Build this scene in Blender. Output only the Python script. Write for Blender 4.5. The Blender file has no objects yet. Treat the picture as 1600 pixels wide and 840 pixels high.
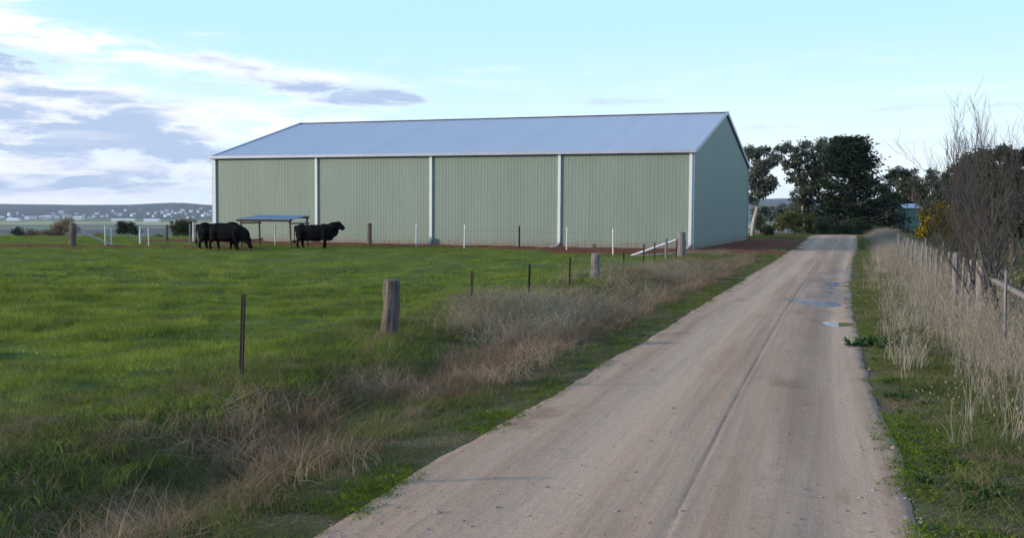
import bpy, math, random
import numpy as np
from mathutils import Matrix, Vector
R = math.radians
random.seed(7); rng = np.random.default_rng(11)
S = bpy.context.scene
COL = S.collection

# ------------------------------------------------------------------ camera
EYE = 2.03; FPX = 1628.0; PITCH = R(3.254); ROLL = R(0.375)
cam = bpy.data.cameras.new('camera'); camo = bpy.data.objects.new('camera', cam); COL.objects.link(camo)
cam.sensor_width = 36; cam.lens = 36*FPX/1600; cam.clip_start = 0.05; cam.clip_end = 40000
camo.matrix_world = Matrix.Translation((0, 0, EYE)) @ Matrix.Rotation(R(90)-PITCH, 4, 'X') @ Matrix.Rotation(ROLL, 4, 'Z')
S.camera = camo

def hor(px): return 327.4 + (px-800)*math.tan(ROLL)          # eye level line of the survey
def sx(px): return (px-800)/FPX
def gp(px, py):                                              # survey helper: where a sighted ground point lies
    d = EYE*FPX/(py-hor(px)); return sx(px)*d, d

# ------------------------------------------------------------------ numpy noise
_P = np.random.default_rng(5).random((256, 256))
def vnoise(x, y):
    x = np.asarray(x, float); y = np.asarray(y, float)
    xi = np.floor(x).astype(int); yi = np.floor(y).astype(int); fx = x-xi; fy = y-yi
    fx = fx*fx*(3-2*fx); fy = fy*fy*(3-2*fy)
    a = _P[xi & 255, yi & 255]; b = _P[(xi+1) & 255, yi & 255]; c = _P[xi & 255, (yi+1) & 255]; d = _P[(xi+1) & 255, (yi+1) & 255]
    return (a*(1-fx)+b*fx)*(1-fy)+(c*(1-fx)+d*fx)*fy-0.5
def fbm(x, y, o=4):
    s = 0; a = 1; t = 0
    for k in range(o):
        s = s+a*vnoise(np.asarray(x)*2**k+17*k, np.asarray(y)*2**k+31*k); t += a; a *= .5
    return s/t*2
def ss(a, b, x):
    t = np.clip((np.asarray(x, float)-a)/(b-a), 0, 1); return t*t*(3-2*t)

# ------------------------------------------------------------------ road line
LEFT = [(509, 835), (686, 735), (762, 688), (895, 607), (1050, 505), (1140, 449), (1226, 397), (1272, 374)]
RIGHT = [(1448, 840), (1413, 747), (1397, 683), (1361, 598), (1347, 538), (1338, 475), (1331, 417), (1335, 392), (1346, 372)]
lp = [gp(*p) for p in LEFT]; rp = [gp(*p) for p in RIGHT]
def ext(pts):
    # straight on behind the camera; beyond the crest the road swings right
    (x0, y0), (x1, y1) = pts[0], pts[3]
    s = (x1-x0)/(y1-y0)
    head = [(x0+s*(-30-y0), -30)]
    return head+pts
lp = ext(lp); rp = ext(rp)
LY = np.array([p[1] for p in lp]); LX = np.array([p[0] for p in lp])
RY = np.array([p[1] for p in rp]); RX = np.array([p[0] for p in rp])
# smooth both edges with a fitted curve
yy = np.linspace(5, 84, 60)
cl = np.polyfit(yy, np.interp(yy, LY, LX), 3, w=yy**-1.3); cr = np.polyfit(yy, np.interp(yy, RY, RX), 3, w=yy**-.25)
def swing(y): return np.where(y > 84, 0.02*(np.maximum(y-84, 0))**1.6, 0)
def edge(c, y):
    y = np.asarray(y, float); yc = np.clip(y, 5, 84)
    d = np.polyval(np.polyder(c), yc)
    return np.polyval(c, yc)+d*(y-yc)+swing(y)
def xl(y): return edge(cl, y)
def xr(y): return edge(cr, y)
def road_d(x, y):      # signed distance outside the road (negative inside), and side
    dl = (xl(y)-x)*.95; dr = (x-xr(y))*.95
    return np.maximum(dl, dr), dl > dr

# shed pose
YAW = .355; CX, CY = 9.094, 52.577; SL, SW, SH, SR = 28.83, 20.18, 5.0, 2.78
D1 = np.array([-math.cos(YAW), math.sin(YAW)]); D2 = np.array([math.sin(YAW), math.cos(YAW)])
def shed_uv(x, y): 
    dx = np.asarray(x)-CX; dy = np.asarray(y)-CY
    return dx*D1[0]+dy*D1[1], dx*D2[0]+dy*D2[1]
def dirt_mask(x, y):   # >0 on the bare red soil
    x = np.asarray(x, float); y = np.asarray(y, float); u, v = shed_uv(x, y)
    front = 3.6+3.2*np.exp(-((u-3.5)/3.2)**2)-.8*(u < 0)
    m = np.minimum(np.minimum(v+front, 25-v), np.minimum(u+30, 33-u))
    strip = np.minimum(1.5-np.abs(y-52.2), np.minimum(-13-x, x+27))
    m = np.maximum(m, strip)
    d, left = road_d(x, y)
    m = np.minimum(m, np.where(left, d+.2, -1))
    return m+fbm(x*.9, y*.9, 3)*.8

def plateau_edge(x): return 66+24*ss(-14, 14, x)+ 2*fbm(np.asarray(x)*.05, 0*np.asarray(x)+3, 2)
def gh(x, y):
    x = np.asarray(x, float); y = np.asarray(y, float)
    d, left = road_d(x, y)
    off = ss(.2, 1.2, d)
    near = 1-ss(60, 90, np.hypot(x, y))
    z = off*(fbm(x*.22+9, y*.3, 2)*.07+fbm(x*.8, y*1.25+40, 3)*.21*ss(2.8, 5, d)*(1-.55*ss(30,50,y))+fbm(x*2.6, y*2.6, 2)*.03)*(.3+.7*near)
    z = z-.16*ss(.5, 1.6, d)*(1-ss(1.9, 3.0, d))*np.where(left, 1, .4)*(1-ss(40, 48, y))
    z = z+.10*ss(2.2, 3.2, d)*(1-ss(3.6, 6, d))*np.where(left, 1, 0)*(1-ss(30, 44, y))
    u, v = shed_uv(x, y)
    pad = ss(-5, -2, v)*(1-ss(22, 26, v))*ss(-14, -6, u)*(1-ss(32, 37, u))
    z = z*(1-pad)
    e = plateau_edge(x)
    t = np.maximum(y-e, 0)
    fall = 12*(1-np.exp(-t/200))+31*ss(100, 900, t)
    fall = np.where(t > 0, np.minimum(.0016*t*t+.0*t, fall+.02*t), 0)
    fall = np.minimum(fall, 43)
    z = z-fall
    # far rise with the town on it, then the ridge
    r = y
    rightside = ss(300, 1400, x/np.maximum(y, 1)*6000)
    hill = (56+10*fbm(x*.0011+2, y*.0008, 3)+70*rightside)*ss(3400, 6300, r+150*fbm(x*.002, y*.002, 2))
    bump = 17*np.exp(-((x/np.maximum(y, 1)+.322)/.022)**2)*ss(4200, 6200, r)
    rough = 7*fbm(x*.012, y*.012, 3)*ss(4500, 6000, r)
    z = z+hill+bump+rough+fbm(x*.003, y*.003, 3)*4*ss(900, 2500, r)*(1-ss(3200, 3600, r))
    return z

# ------------------------------------------------------------------ materials
def newmat(name, **kw):
    m = bpy.data.materials.new(name); m.use_nodes = True
    nt = m.node_tree; nt.nodes.clear()
    out = nt.nodes.new('ShaderNodeOutputMaterial')
    return m, nt, out
def N(nt, t, **kw):
    n = nt.nodes.new(t)
    for k, v in kw.items():
        if k in n.inputs: n.inputs[k].default_value = v
        else: setattr(n, k, v)
    return n
def L(nt, a, b): nt.links.new(a, b)
def c4(c): return (c[0], c[1], c[2], 1)
def ramp(nt, fac, stops, interp='LINEAR'):
    r = nt.nodes.new('ShaderNodeValToRGB'); r.color_ramp.interpolation = interp
    els = r.color_ramp.elements
    els[0].position = stops[0][0]; els[0].color = c4(stops[0][1])
    els[1].position = stops[1][0]; els[1].color = c4(stops[1][1])
    for p, c in stops[2:]:
        e = els.new(p); e.color = c4(c)
    L(nt, fac, r.inputs[0]); return r.outputs[0]
def noise(nt, vec, scale, detail=4, rough=.55, dist=0):
    n = N(nt, 'ShaderNodeTexNoise'); n.inputs['Scale'].default_value = scale
    n.inputs['Detail'].default_value = detail; n.inputs['Roughness'].default_value = rough; n.inputs['Distortion'].default_value = dist
    if vec is not None: L(nt, vec, n.inputs['Vector'])
    return n.outputs['Fac']
def mapping(nt, vec, scale=(1, 1, 1), rot=(0, 0, 0), loc=(0, 0, 0)):
    m = N(nt, 'ShaderNodeMapping'); m.inputs['Scale'].default_value = scale; m.inputs['Rotation'].default_value = rot; m.inputs['Location'].default_value = loc
    L(nt, vec, m.inputs['Vector']); return m.outputs[0]
def mixc(nt, f, a, b, mode='MIX'):
    m = N(nt, 'ShaderNodeMix', data_type='RGBA', blend_type=mode)
    for s, i in ((f, 0), (a, 6), (b, 7)):
        if isinstance(s, (int, float)): m.inputs[i].default_value = s
        elif isinstance(s, tuple): m.inputs[i].default_value = c4(s)
        else: L(nt, s, m.inputs[i])
    return m.outputs[2]
def math_(nt, op, a, b=None, clamp=False):
    m = N(nt, 'ShaderNodeMath', operation=op); m.use_clamp = clamp
    for s, i in ((a, 0), (b, 1)):
        if s is None: continue
        if isinstance(s, (int, float)): m.inputs[i].default_value = s
        else: L(nt, s, m.inputs[i])
    return m.outputs[0]
def maprange(nt, v, a, b, c=0, d=1):
    m = N(nt, 'ShaderNodeMapRange'); m.interpolation_type = 'SMOOTHSTEP'
    for i, s in enumerate((v, a, b, c, d)):
        if isinstance(s, (int, float)): m.inputs[i].default_value = s
        else: L(nt, s, m.inputs[i])
    return m.outputs[0]
def bump(nt, h, strength=.5, dist=.02):
    b = N(nt, 'ShaderNodeBump'); b.inputs['Strength'].default_value = strength; b.inputs['Distance'].default_value = dist
    L(nt, h, b.inputs['Height']); return b.outputs[0]
def pbsdf(nt, out, col, rough=.8, metal=0, spec=.5, normal=None):
    p = N(nt, 'ShaderNodeBsdfPrincipled')
    if isinstance(col, tuple): p.inputs['Base Color'].default_value = c4(col)
    else: L(nt, col, p.inputs['Base Color'])
    if isinstance(rough, (int, float)): p.inputs['Roughness'].default_value = rough
    else: L(nt, rough, p.inputs['Roughness'])
    p.inputs['Metallic'].default_value = metal
    p.inputs['Specular IOR Level'].default_value = spec
    if normal is not None: L(nt, normal, p.inputs['Normal'])
    L(nt, p.outputs[0], out.inputs['Surface']); return p
def pos(nt): return N(nt, 'ShaderNodeNewGeometry').outputs['Position']
def objc(nt): return N(nt, 'ShaderNodeTexCoord').outputs['Object']

def simple(name, a, b, scale=6, rough=.8, metal=0, spec=.3, bmp=.3, bd=.01, stretch=(1, 1, 1), space='obj'):
    m, nt, out = newmat(name)
    v = mapping(nt, objc(nt) if space == 'obj' else pos(nt), stretch)
    n = noise(nt, v, scale, 5, .6)
    n2 = maprange(nt, n, .3, .7)
    c = mixc(nt, n2, a, b)
    nr = bump(nt, n, bmp, bd) if bmp else None
    pbsdf(nt, out, c, rough, metal, spec, nr); return m

def leafy(name, cols, scale=.5, trans=.35, rough=.6, patch=None, patchscale=.35):
    """leaf or blade: colour from the individual (random) and from where it grows"""
    m, nt, out = newmat(name)
    info = N(nt, 'ShaderNodeObjectInfo').outputs['Random']
    p = pos(nt)
    n = noise(nt, p, scale, 3, .6)
    f = math_(nt, 'ADD', math_(nt, 'MULTIPLY', info, .45), math_(nt, 'MULTIPLY', maprange(nt, n, .3, .7), .55))
    st = [(i/(len(cols)-1), c) for i, c in enumerate(cols)]
    c = ramp(nt, f, st)
    if patch:
        n2 = noise(nt, mapping(nt, p, (1, 1, .2), loc=(13, 5, 0)), patchscale, 3, .6)
        c = mixc(nt, maprange(nt, n2, .52, .68), c, patch)
    d = N(nt, 'ShaderNodeBsdfDiffuse'); L(nt, c, d.inputs[0])
    t = N(nt, 'ShaderNodeBsdfTranslucent'); L(nt, c, t.inputs[0])
    mx = N(nt, 'ShaderNodeMixShader'); mx.inputs[0].default_value = trans
    L(nt, d.outputs[0], mx.inputs[1]); L(nt, t.outputs[0], mx.inputs[2])
    L(nt, mx.outputs[0], out.inputs['Surface']); return m

# ---- ground
m, nt, out = newmat('paddock_ground')
p = pos(nt); n1 = noise(nt, p, .35, 4); n2 = noise(nt, p, 3.5, 5, .65); n3 = noise(nt, p, 40, 3)
c = ramp(nt, math_(nt, 'ADD', math_(nt, 'MULTIPLY', n1, .5), math_(nt, 'MULTIPLY', n2, .5)),
         [(.3, (.05, .075, .022)), (.5, (.08, .12, .028)), (.7, (.12, .16, .04))])
c = mixc(nt, maprange(nt, n3, .55, .75), c, (.10, .075, .04))
pbsdf(nt, out, c, .95, 0, .1, bump(nt, n2, .5, .05)); M_PAD = m

m, nt, out = newmat('valley_fields')
p = pos(nt); sep = N(nt, 'ShaderNodeSeparateXYZ'); L(nt, p, sep.inputs[0])
wob = noise(nt, mapping(nt, p, (1, 1, 1)), .0011, 3)
yv = math_(nt, 'ADD', sep.outputs[1], math_(nt, 'MULTIPLY', math_(nt, 'SUBTRACT', wob, .5), 900))
f = math_(nt, 'DIVIDE', yv, 4000)
c = ramp(nt, f, [(.02, (.07, .10, .03)), (.33, (.05, .045, .04)), (.40, (.13, .15, .06)), (.45, (.06, .048, .05)), (.52, (.075, .06, .062)),
                 (.58, (.16, .19, .07)), (.64, (.09, .07, .075)), (.70, (.34, .31, .12)), (.80, (.40, .36, .15)), (.9, (.12, .13, .06))])
n = noise(nt, mapping(nt, p, (1, .35, 1)), .01, 5, .65)
c = mixc(nt, maprange(nt, n, .5, .66, 0, .7), c, (.05, .055, .035))
pbsdf(nt, out, c, .95, 0, .1); M_VAL = m

m, nt, out = newmat('wooded_hills')
p = pos(nt); n1 = noise(nt, p, .02, 6, .7); n2 = noise(nt, p, .0016, 4)
c = ramp(nt, n1, [(.38, (.008, .014, .012)), (.52, (.028, .032, .024)), (.66, (.17, .14, .10))])
c = mixc(nt, maprange(nt, n2, .54, .64, 0, .6), c, (.10, .095, .055))
pbsdf(nt, out, c, .95, 0, .1); M_HILL = m

m, nt, out = newmat('verge_ground')
p = pos(nt); n1 = noise(nt, p, .9, 4, .6); n2 = noise(nt, p, 38, 6, .75)
c = ramp(nt, n2, [(.36, (.03, .026, .014)), (.5, (.13, .11, .055)), (.62, (.30, .24, .15))])
c = mixc(nt, maprange(nt, n1, .45, .62, 0, .7), c, (.10, .12, .045))
pbsdf(nt, out, c, .95, 0, .1, bump(nt, n2, 1, .04)); M_VGR = m

# ---- red soil
m, nt, out = newmat('red_soil')
p = pos(nt); n1 = noise(nt, p, .6, 4); n2 = noise(nt, p, 7, 6, .7)
c = ramp(nt, n2, [(.3, (.075, .025, .014)), (.5, (.15, .05, .027)), (.75, (.23, .095, .055))])
c = mixc(nt, maprange(nt, n1, .5, .7, 0, .5), c, (.16, .09, .06))
pbsdf(nt, out, c, .95, 0, .1, bump(nt, n2, 1, .08)); M_RED = m

# ---- gravel road (UV: u across in metres from the left edge 0..1, v along in metres)
m, nt, out = newmat('gravel_road')
uv = N(nt, 'ShaderNodeUVMap').outputs[0]; sep = N(nt, 'ShaderNodeSeparateXYZ'); L(nt, uv, sep.inputs[0]); u, v = sep.outputs[0], sep.outputs[1]
p = pos(nt)
streak = noise(nt, mapping(nt, uv, (9, .09, 1)), 1.0, 5, .6)
streak2 = noise(nt, mapping(nt, uv, (30, .25, 1)), 1.0, 4, .6)
big = noise(nt, mapping(nt, uv, (2.2, .16, 1), loc=(3, 1, 0)), 1.0, 5, .65)
fine = noise(nt, p, 55, 4, .7); med = noise(nt, p, 6, 6, .65)
c = ramp(nt, streak, [(.3, (.33, .195, .115)), (.5, (.43, .278, .175)), (.7, (.50, .345, .235))])
c = mixc(nt, maprange(nt, streak2, .45, .7, 0, .45), c, (.25, .17, .13))
def band(c0, w):   # 1 near u=c0
    return math_(nt, 'SUBTRACT', 1, math_(nt, 'DIVIDE', math_(nt, 'ABSOLUTE', math_(nt, 'SUBTRACT', u, c0)), w), clamp=True)
wob = math_(nt, 'MULTIPLY', math_(nt, 'SUBTRACT', noise(nt, mapping(nt, uv, (0, .12, 1)), 1.0, 2), .5), .06)
uw = math_(nt, 'ADD', u, wob)
def bandw(c0, w, k=1):
    return math_(nt, 'MULTIPLY', math_(nt, 'SUBTRACT', 1, math_(nt, 'DIVIDE', math_(nt, 'ABSOLUTE', math_(nt, 'SUBTRACT', uw, c0)), w), clamp=True), k)
# worn wheel tracks are paler, the soil between is redder
c = mixc(nt, bandw(.30, .16, .55), c, (.53, .38, .268))
c = mixc(nt, bandw(.88, .10, .45), c, (.52, .37, .258))
c = mixc(nt, math_(nt, 'MULTIPLY', bandw(.76, .10, 1.1), maprange(nt, big, .4, .62)), c, (.32, .20, .125))
c = mixc(nt, math_(nt, 'MULTIPLY', bandw(.48, .12, .8), maprange(nt, big, .45, .62)), c, (.33, .20, .125))
# the long narrow rut
c = mixc(nt, math_(nt, 'MULTIPLY', band(.575, .009), maprange(nt, noise(nt, mapping(nt, uv, (1, .6, 1)), 1, 3), .35, .6, .15, .8), clamp=True), c, (.11, .07, .05))
c = mixc(nt, bandw(.60, .03, .25), c, (.2, .14, .10))
# damp brown patches
patch = noise(nt, mapping(nt, uv, (3.2, .45, 1), loc=(7, 2, 0)), 1.0, 5, .6)
c = mixc(nt, maprange(nt, patch, .60, .70, 0, .75), c, (.24, .135, .075))
# wet ground around the puddles (v about 21..33 m on the right side)
wet = math_(nt, 'MULTIPLY', maprange(nt, v, 19, 24), math_(nt, 'SUBTRACT', 1, maprange(nt, v, 34, 40)))
wetn = noise(nt, mapping(nt, uv, (4, .3, 1)), 1.0, 4, .6)
wet = math_(nt, 'MULTIPLY', math_(nt, 'MULTIPLY', wet, maprange(nt, u, .55, .72)), maprange(nt, wetn, .4, .6))
c = mixc(nt, math_(nt, 'MULTIPLY', wet, .75), c, (.15, .085, .055))
c = mixc(nt, maprange(nt, math_(nt, 'ABSOLUTE', math_(nt, 'SUBTRACT', u, .5)), .44, .5, 0, .6), c, (.27, .18, .12))
c = mixc(nt, maprange(nt, fine, .35, .7, 0, .30), c, (.20, .125, .08))
c = mixc(nt, maprange(nt, fine, .62, .76, 0, .4), c, (.56, .44, .34))
mot = noise(nt, p, 20, 5, .75)
c = mixc(nt, maprange(nt, mot, .52, .70, 0, .40), c, (.24, .155, .10))
c = mixc(nt, maprange(nt, mot, .30, .44, .25, 0), c, (.60, .48, .37))
h = math_(nt, 'ADD', math_(nt, 'MULTIPLY', fine, .5), math_(nt, 'ADD', med, math_(nt, 'MULTIPLY', streak2, .6)))
rgh = mixc(nt, wet, (.9, .9, .9), (.55, .55, .55))
pbsdf(nt, out, c, rgh, 0, .25, bump(nt, h, .8, .02)); M_ROAD = m

m, nt, out = newmat('puddle_water')
pr = pbsdf(nt, out, (.40, .40, .44), .08, 0, .8, bump(nt, noise(nt, pos(nt), 9, 3), .06, .01))
M_WATER = m

# ---- painted steel etc.
def steel(name, a, b, rough, metal, spec=.4):
    m, nt, out = newmat(name)
    o = pos(nt)
    n = noise(nt, mapping(nt, o, (1, 1, .35)), .8, 4, .6)
    n2 = noise(nt, mapping(nt, o, (6, 6, .4)), 1, 3, .6)
    c = mixc(nt, maprange(nt, n, .35, .65), a, b)
    c = mixc(nt, maprange(nt, n2, .5, .8, 0, .4), c, tuple(x*.78 for x in a))
    dn = N(nt, 'ShaderNodeVectorMath', operation='DOT_PRODUCT'); L(nt, o, dn.inputs[0]); dn.inputs[1].default_value = (-.9376/.76, .3475/.76, 0)
    wn = N(nt, 'ShaderNodeTexWhiteNoise', noise_dimensions='1D'); L(nt, math_(nt, 'FLOOR', dn.outputs['Value']), wn.inputs['W'])
    c = mixc(nt, math_(nt, 'MULTIPLY', wn.outputs['Value'], .16), c, tuple(x*.7 for x in a))
    if metal < .5:   # splashed soil near the ground
        sep = N(nt, 'ShaderNodeSeparateXYZ'); L(nt, o, sep.inputs[0])
        mud = math_(nt, 'MULTIPLY', math_(nt, 'SUBTRACT', 1, maprange(nt, sep.outputs[2], .05, .55)), maprange(nt, n2, .3, .7, .25, .9))
        c = mixc(nt, mud, c, (.19, .12, .085))
    pbsdf(nt, out, c, rough, metal, spec); return m
M_GREEN = steel('green_sheet_steel', (.205, .262, .205), (.222, .28, .222), .55, 0)
M_ROOF = steel('roof_sheet_steel', (.44, .47, .52), (.455, .485, .535), .55, .2)
M_TRIM = steel('grey_trim_steel', (.42, .45, .50), (.46, .49, .54), .45, .3)
M_PIPE = steel('white_downpipe', (.66, .70, .68), (.72, .75, .74), .5, 0)
M_CONC = simple('concrete', (.34, .31, .28), (.26, .22, .19), 5)
M_WOOD = simple('weathered_wood', (.20, .165, .135), (.085, .068, .055), 5, .9, 0, .1, .9, .03, (5, 5, .5))
M_WOODP = simple('pale_weathered_wood', (.27, .25, .235), (.14, .125, .115), 5, .9, 0, .1, .9, .03, (5, 5, .5))
M_RUST = simple('dark_rusty_steel', (.035, .028, .025), (.065, .045, .036), 14, .85, .2, .3)
M_WHITE = simple('white_post_paint', (.72, .73, .70), (.6, .61, .58), 8, .6, 0, .4, .1)
M_GALV = simple('galvanised_steel', (.52, .54, .56), (.42, .44, .46), 4, .5, .4)
M_WIRE = simple('fence_wire', (.16, .15, .14), (.10, .085, .07), 20, .6, .6)
M_DARKROOF = simple('old_corrugated_iron', (.30, .32, .37), (.22, .24, .28), 2, .5, .5)
M_BULL = simple('black_coat', (.004, .004, .005), (.009, .008, .009), 9, .8, 0, .04, .3)
M_BARK = simple('grey_bark', (.17, .145, .125), (.09, .075, .065), 3, .9, 0, .1, .6, .03, (3, 3, .6))
M_PALEBARK = simple('pale_gum_bark', (.48, .44, .39), (.26, .22, .19), 1.6, .85, 0, .1, .3, .02, (2, 2, .5))
M_TWIG = simple('bare_twigs', (.095, .08, .072), (.052, .045, .041), 6, .9, 0, .1, 0)
M_BRICK = simple('dark_brick', (.15, .07, .055), (.10, .055, .045), 3, .9)
M_SHEDG = simple('faded_green_boards', (.17, .24, .19), (.13, .19, .15), 2, .8)
M_TOWNW = simple('town_white_wall', (.88, .87, .84), (.82, .81, .78), .3, .8, 0, .2, 0, space='pos')
M_TOWNR = simple('town_roof', (.50, .49, .48), (.28, .22, .20), .05, .8, 0, .2, 0, space='pos')
M_TOWNC = simple('cream_shed_wall', (.70, .66, .50), (.62, .58, .45), .3, .8, 0, .2, 0, space='pos')
M_GLASS = simple('dark_glass', (.03, .035, .04), (.04, .045, .05), 1, .15, 0, .6, 0)

M_EUC = leafy('gum_leaves', [(.075, .088, .065), (.125, .14, .10), (.20, .205, .155)], .9, .3)
M_EUC2 = leafy('dark_gum_leaves', [(.04, .055, .036), (.07, .085, .056), (.11, .125, .085)], .9, .25)
M_CYP = leafy('cypress_leaves', [(.013, .026, .018), (.028, .042, .026), (.055, .075, .036)], .9, .15)
M_BUSH = leafy('bush_leaves', [(.05, .065, .025), (.09, .10, .035), (.15, .14, .05)], 1.2, .3)
M_BUSHD = leafy('dark_bush_leaves', [(.035, .05, .03), (.06, .078, .045), (.10, .11, .065)], 1.2, .3)
M_WATTLE = leafy('wattle_leaves', [(.05, .06, .014), (.14, .115, .016), (.25, .17, .015)], 2.0, .35)
M_FLOWER = leafy('wattle_flowers', [(.30, .20, .012), (.45, .30, .015), (.5, .36, .03)], 2.0, .35)
M_BROWNB = leafy('brown_shrub', [(.12, .075, .055), (.17, .11, .08), (.22, .16, .10)], 1.2, .3)
M_TAN = leafy('leafless_brush', [(.16, .11, .07), (.22, .17, .10), (.28, .22, .13)], .6, .3)

M_GRASS = leafy('green_grass', [(.105, .14, .028), (.205, .26, .045), (.31, .36, .07)], .9, .5, patch=(.15, .18, .055), patchscale=.8)
M_VERGE = leafy('verge_grass', [(.10, .115, .04), (.16, .175, .055), (.24, .235, .085)], 1.0, .45, patch=(.30, .225, .135), patchscale=1.1)
M_DRY = leafy('dry_grass', [(.20, .17, .10), (.33, .28, .18), (.47, .41, .29)], .8, .35)
M_DRYR = leafy('feathery_dry_grass', [(.27, .22, .165), (.39, .33, .25), (.54, .465, .365)], .8, .35)
M_DEAD = leafy('dead_grass', [(.13, .085, .055), (.25, .175, .11), (.44, .335, .22)], 1.3, .3)
M_WEED = leafy('broad_weed_leaves', [(.03, .065, .022), (.055, .10, .03), (.09, .14, .05)], 3, .3)
M_PEB = simple('pebble_stone', (.34, .27, .22), (.20, .14, .11), 8)

# ------------------------------------------------------------------ object helpers
def tag(o, label=None, cat=None, group=None, kind=None):
    if label: o['label'] = label
    if cat: o['category'] = cat
    if group: o['group'] = group
    if kind: o['kind'] = kind
    return o
def empty(name, loc, rz=0):
    o = bpy.data.objects.new(name, None); COL.objects.link(o); o.location = loc; o.rotation_euler = (0, 0, rz); o.empty_display_size = .3
    return o
class MB:
    def __init__(s): s.v = []; s.f = []
    def add(s, vs, fs):
        k = len(s.v); s.v += [tuple(map(float, q)) for q in vs]; s.f += [tuple(i+k for i in q) for q in fs]
    def box(s, c, size, rz=0, M=None):
        hx, hy, hz = (q/2 for q in size); vs = []
        for z in (-hz, hz):
            for x, y in ((-hx, -hy), (hx, -hy), (hx, hy), (-hx, hy)):
                X = x*math.cos(rz)-y*math.sin(rz); Y = x*math.sin(rz)+y*math.cos(rz)
                vs.append((c[0]+X, c[1]+Y, c[2]+z))
        if M: vs = [tuple(M @ Vector(q)) for q in vs]
        s.add(vs, [(0, 3, 2, 1), (4, 5, 6, 7), (0, 1, 5, 4), (1, 2, 6, 5), (2, 3, 7, 6), (3, 0, 4, 7)])
    def tube(s, pts, rad, n=8, cap=True, jit=0):
        pts = [Vector(q) for q in pts]
        if not hasattr(rad, '__len__'): rad = [rad]*len(pts)
        vs = []; fs = []
        for i, p in enumerate(pts):
            d = (pts[min(i+1, len(pts)-1)]-pts[max(i-1, 0)])
            if d.length < 1e-9: d = Vector((0, 0, 1))
            d.normalize()
            a = d.orthogonal() if abs(d.z) < .9 else Vector((1, 0, 0))-d*d.x
            if abs(d.z) < .9: a = Vector((0, 0, 1)).cross(d)
            a.normalize(); b = d.cross(a)
            for k in range(n):
                t = 2*math.pi*k/n; r = rad[i]*(1+jit*(random.random()-.5))
                vs.append(p+(a*math.cos(t)+b*math.sin(t))*r)
        for i in range(len(pts)-1):
            for k in range(n):
                k2 = (k+1) % n
                fs.append((i*n+k, i*n+k2, (i+1)*n+k2, (i+1)*n+k))
        if cap: fs.append(tuple(range(n))[::-1]); fs.append(tuple((len(pts)-1)*n+k for k in range(n)))
        s.add(vs, fs)
    def quads(s, V):   # V: (n,4,3)
        V = np.asarray(V); k = len(s.v); n = len(V)
        s.v += [tuple(q) for q in V.reshape(-1, 3).tolist()]
        s.f += [(k+4*i, k+4*i+1, k+4*i+2, k+4*i+3) for i in range(n)]
    def build(s, name, mat, parent=None, smooth=False, bevel=0):
        me = bpy.data.meshes.new(name); me.from_pydata(s.v, [], s.f); me.update()
        me.materials.append(mat)
        if smooth: me.polygons.foreach_set('use_smooth', [True]*len(me.polygons))
        o = bpy.data.objects.new(name, me); COL.objects.link(o)
        if parent: o.parent = parent
        if bevel:
            b = o.modifiers.new('bevel', 'BEVEL'); b.width = bevel; b.segments = 2; b.limit_method = 'ANGLE'
        return o

def grid_object(name, xs, ys, zf, mats, matf=None, cull=None):
    X, Y = np.meshgrid(xs, ys); Z = zf(X, Y); nx, ny = len(xs), len(ys)
    V = np.stack([X, Y, Z], -1).reshape(-1, 3)
    i = np.arange((ny-1)*(nx-1)); r = i//(nx-1); cc = i % (nx-1); a = r*nx+cc
    F = np.stack([a, a+1, a+nx+1, a+nx], -1)
    if cull is not None:
        keep = cull(V)[F].any(1); F = F[keep]
    me = bpy.data.meshes.new(name)
    me.vertices.add(len(V)); me.vertices.foreach_set('co', V.ravel())
    me.loops.add(len(F)*4); me.loops.foreach_set('vertex_index', F.ravel().astype(np.int32))
    me.polygons.add(len(F)); me.polygons.foreach_set('loop_start', (np.arange(len(F))*4).astype(np.int32))
    me.update(calc_edges=True)
    for mm in mats: me.materials.append(mm)
    if matf is not None:
        cen = V[F].mean(1); me.polygons.foreach_set('material_index', matf(cen).astype(np.int32))
    me.polygons.foreach_set('use_smooth', np.ones(len(F), bool))
    if cull is not None:
        import bmesh
        bm = bmesh.new(); bm.from_mesh(me); bmesh.ops.delete(bm, geom=[v for v in bm.verts if not v.link_faces], context='VERTS'); bm.to_mesh(me); bm.free()
    me.validate(); me.update()
    o = bpy.data.objects.new(name, me); COL.objects.link(o); return o

def graded(a, b, step, far, growth=1.09, lo=None):
    core = list(np.arange(a, b, step)); s = step; x = core[-1]; up = []
    while x < far: s *= growth; x += s; up.append(x)
    s = step; x = a; dn = []
    lo = -far if lo is None else lo
    while x > lo: s *= growth; x -= s; dn.append(x)
    return np.array(dn[::-1]+core+up)

# ------------------------------------------------------------------ ground, road, soil, puddles
ys = graded(3, 74, .26, 6900, 1.06, -250)
xs = graded(-30, 30, .26, 7600, 1.07)
def gmat(c):
    x, y = c[:, 0], c[:, 1]; d, l_ = road_d(x, y)
    vg = (y < 60) & (d > -.2) & (d < np.where(l_, 3.1+.6*fbm(x*.8, y*.8, 2), 3.2))
    return np.where(y > 3700, 2, np.where(y > 420, 1, np.where(vg, 3, 0)))
def gz(x, y):
    d, _ = road_d(x, y)
    return gh(x, y)-.05*(1-ss(-.5, -.05, d))*(np.abs(y) < 200)
g = grid_object('ground', xs, ys, gz, [M_PAD, M_VAL, M_HILL, M_VGR], gmat); tag(g, kind='structure')

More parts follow.
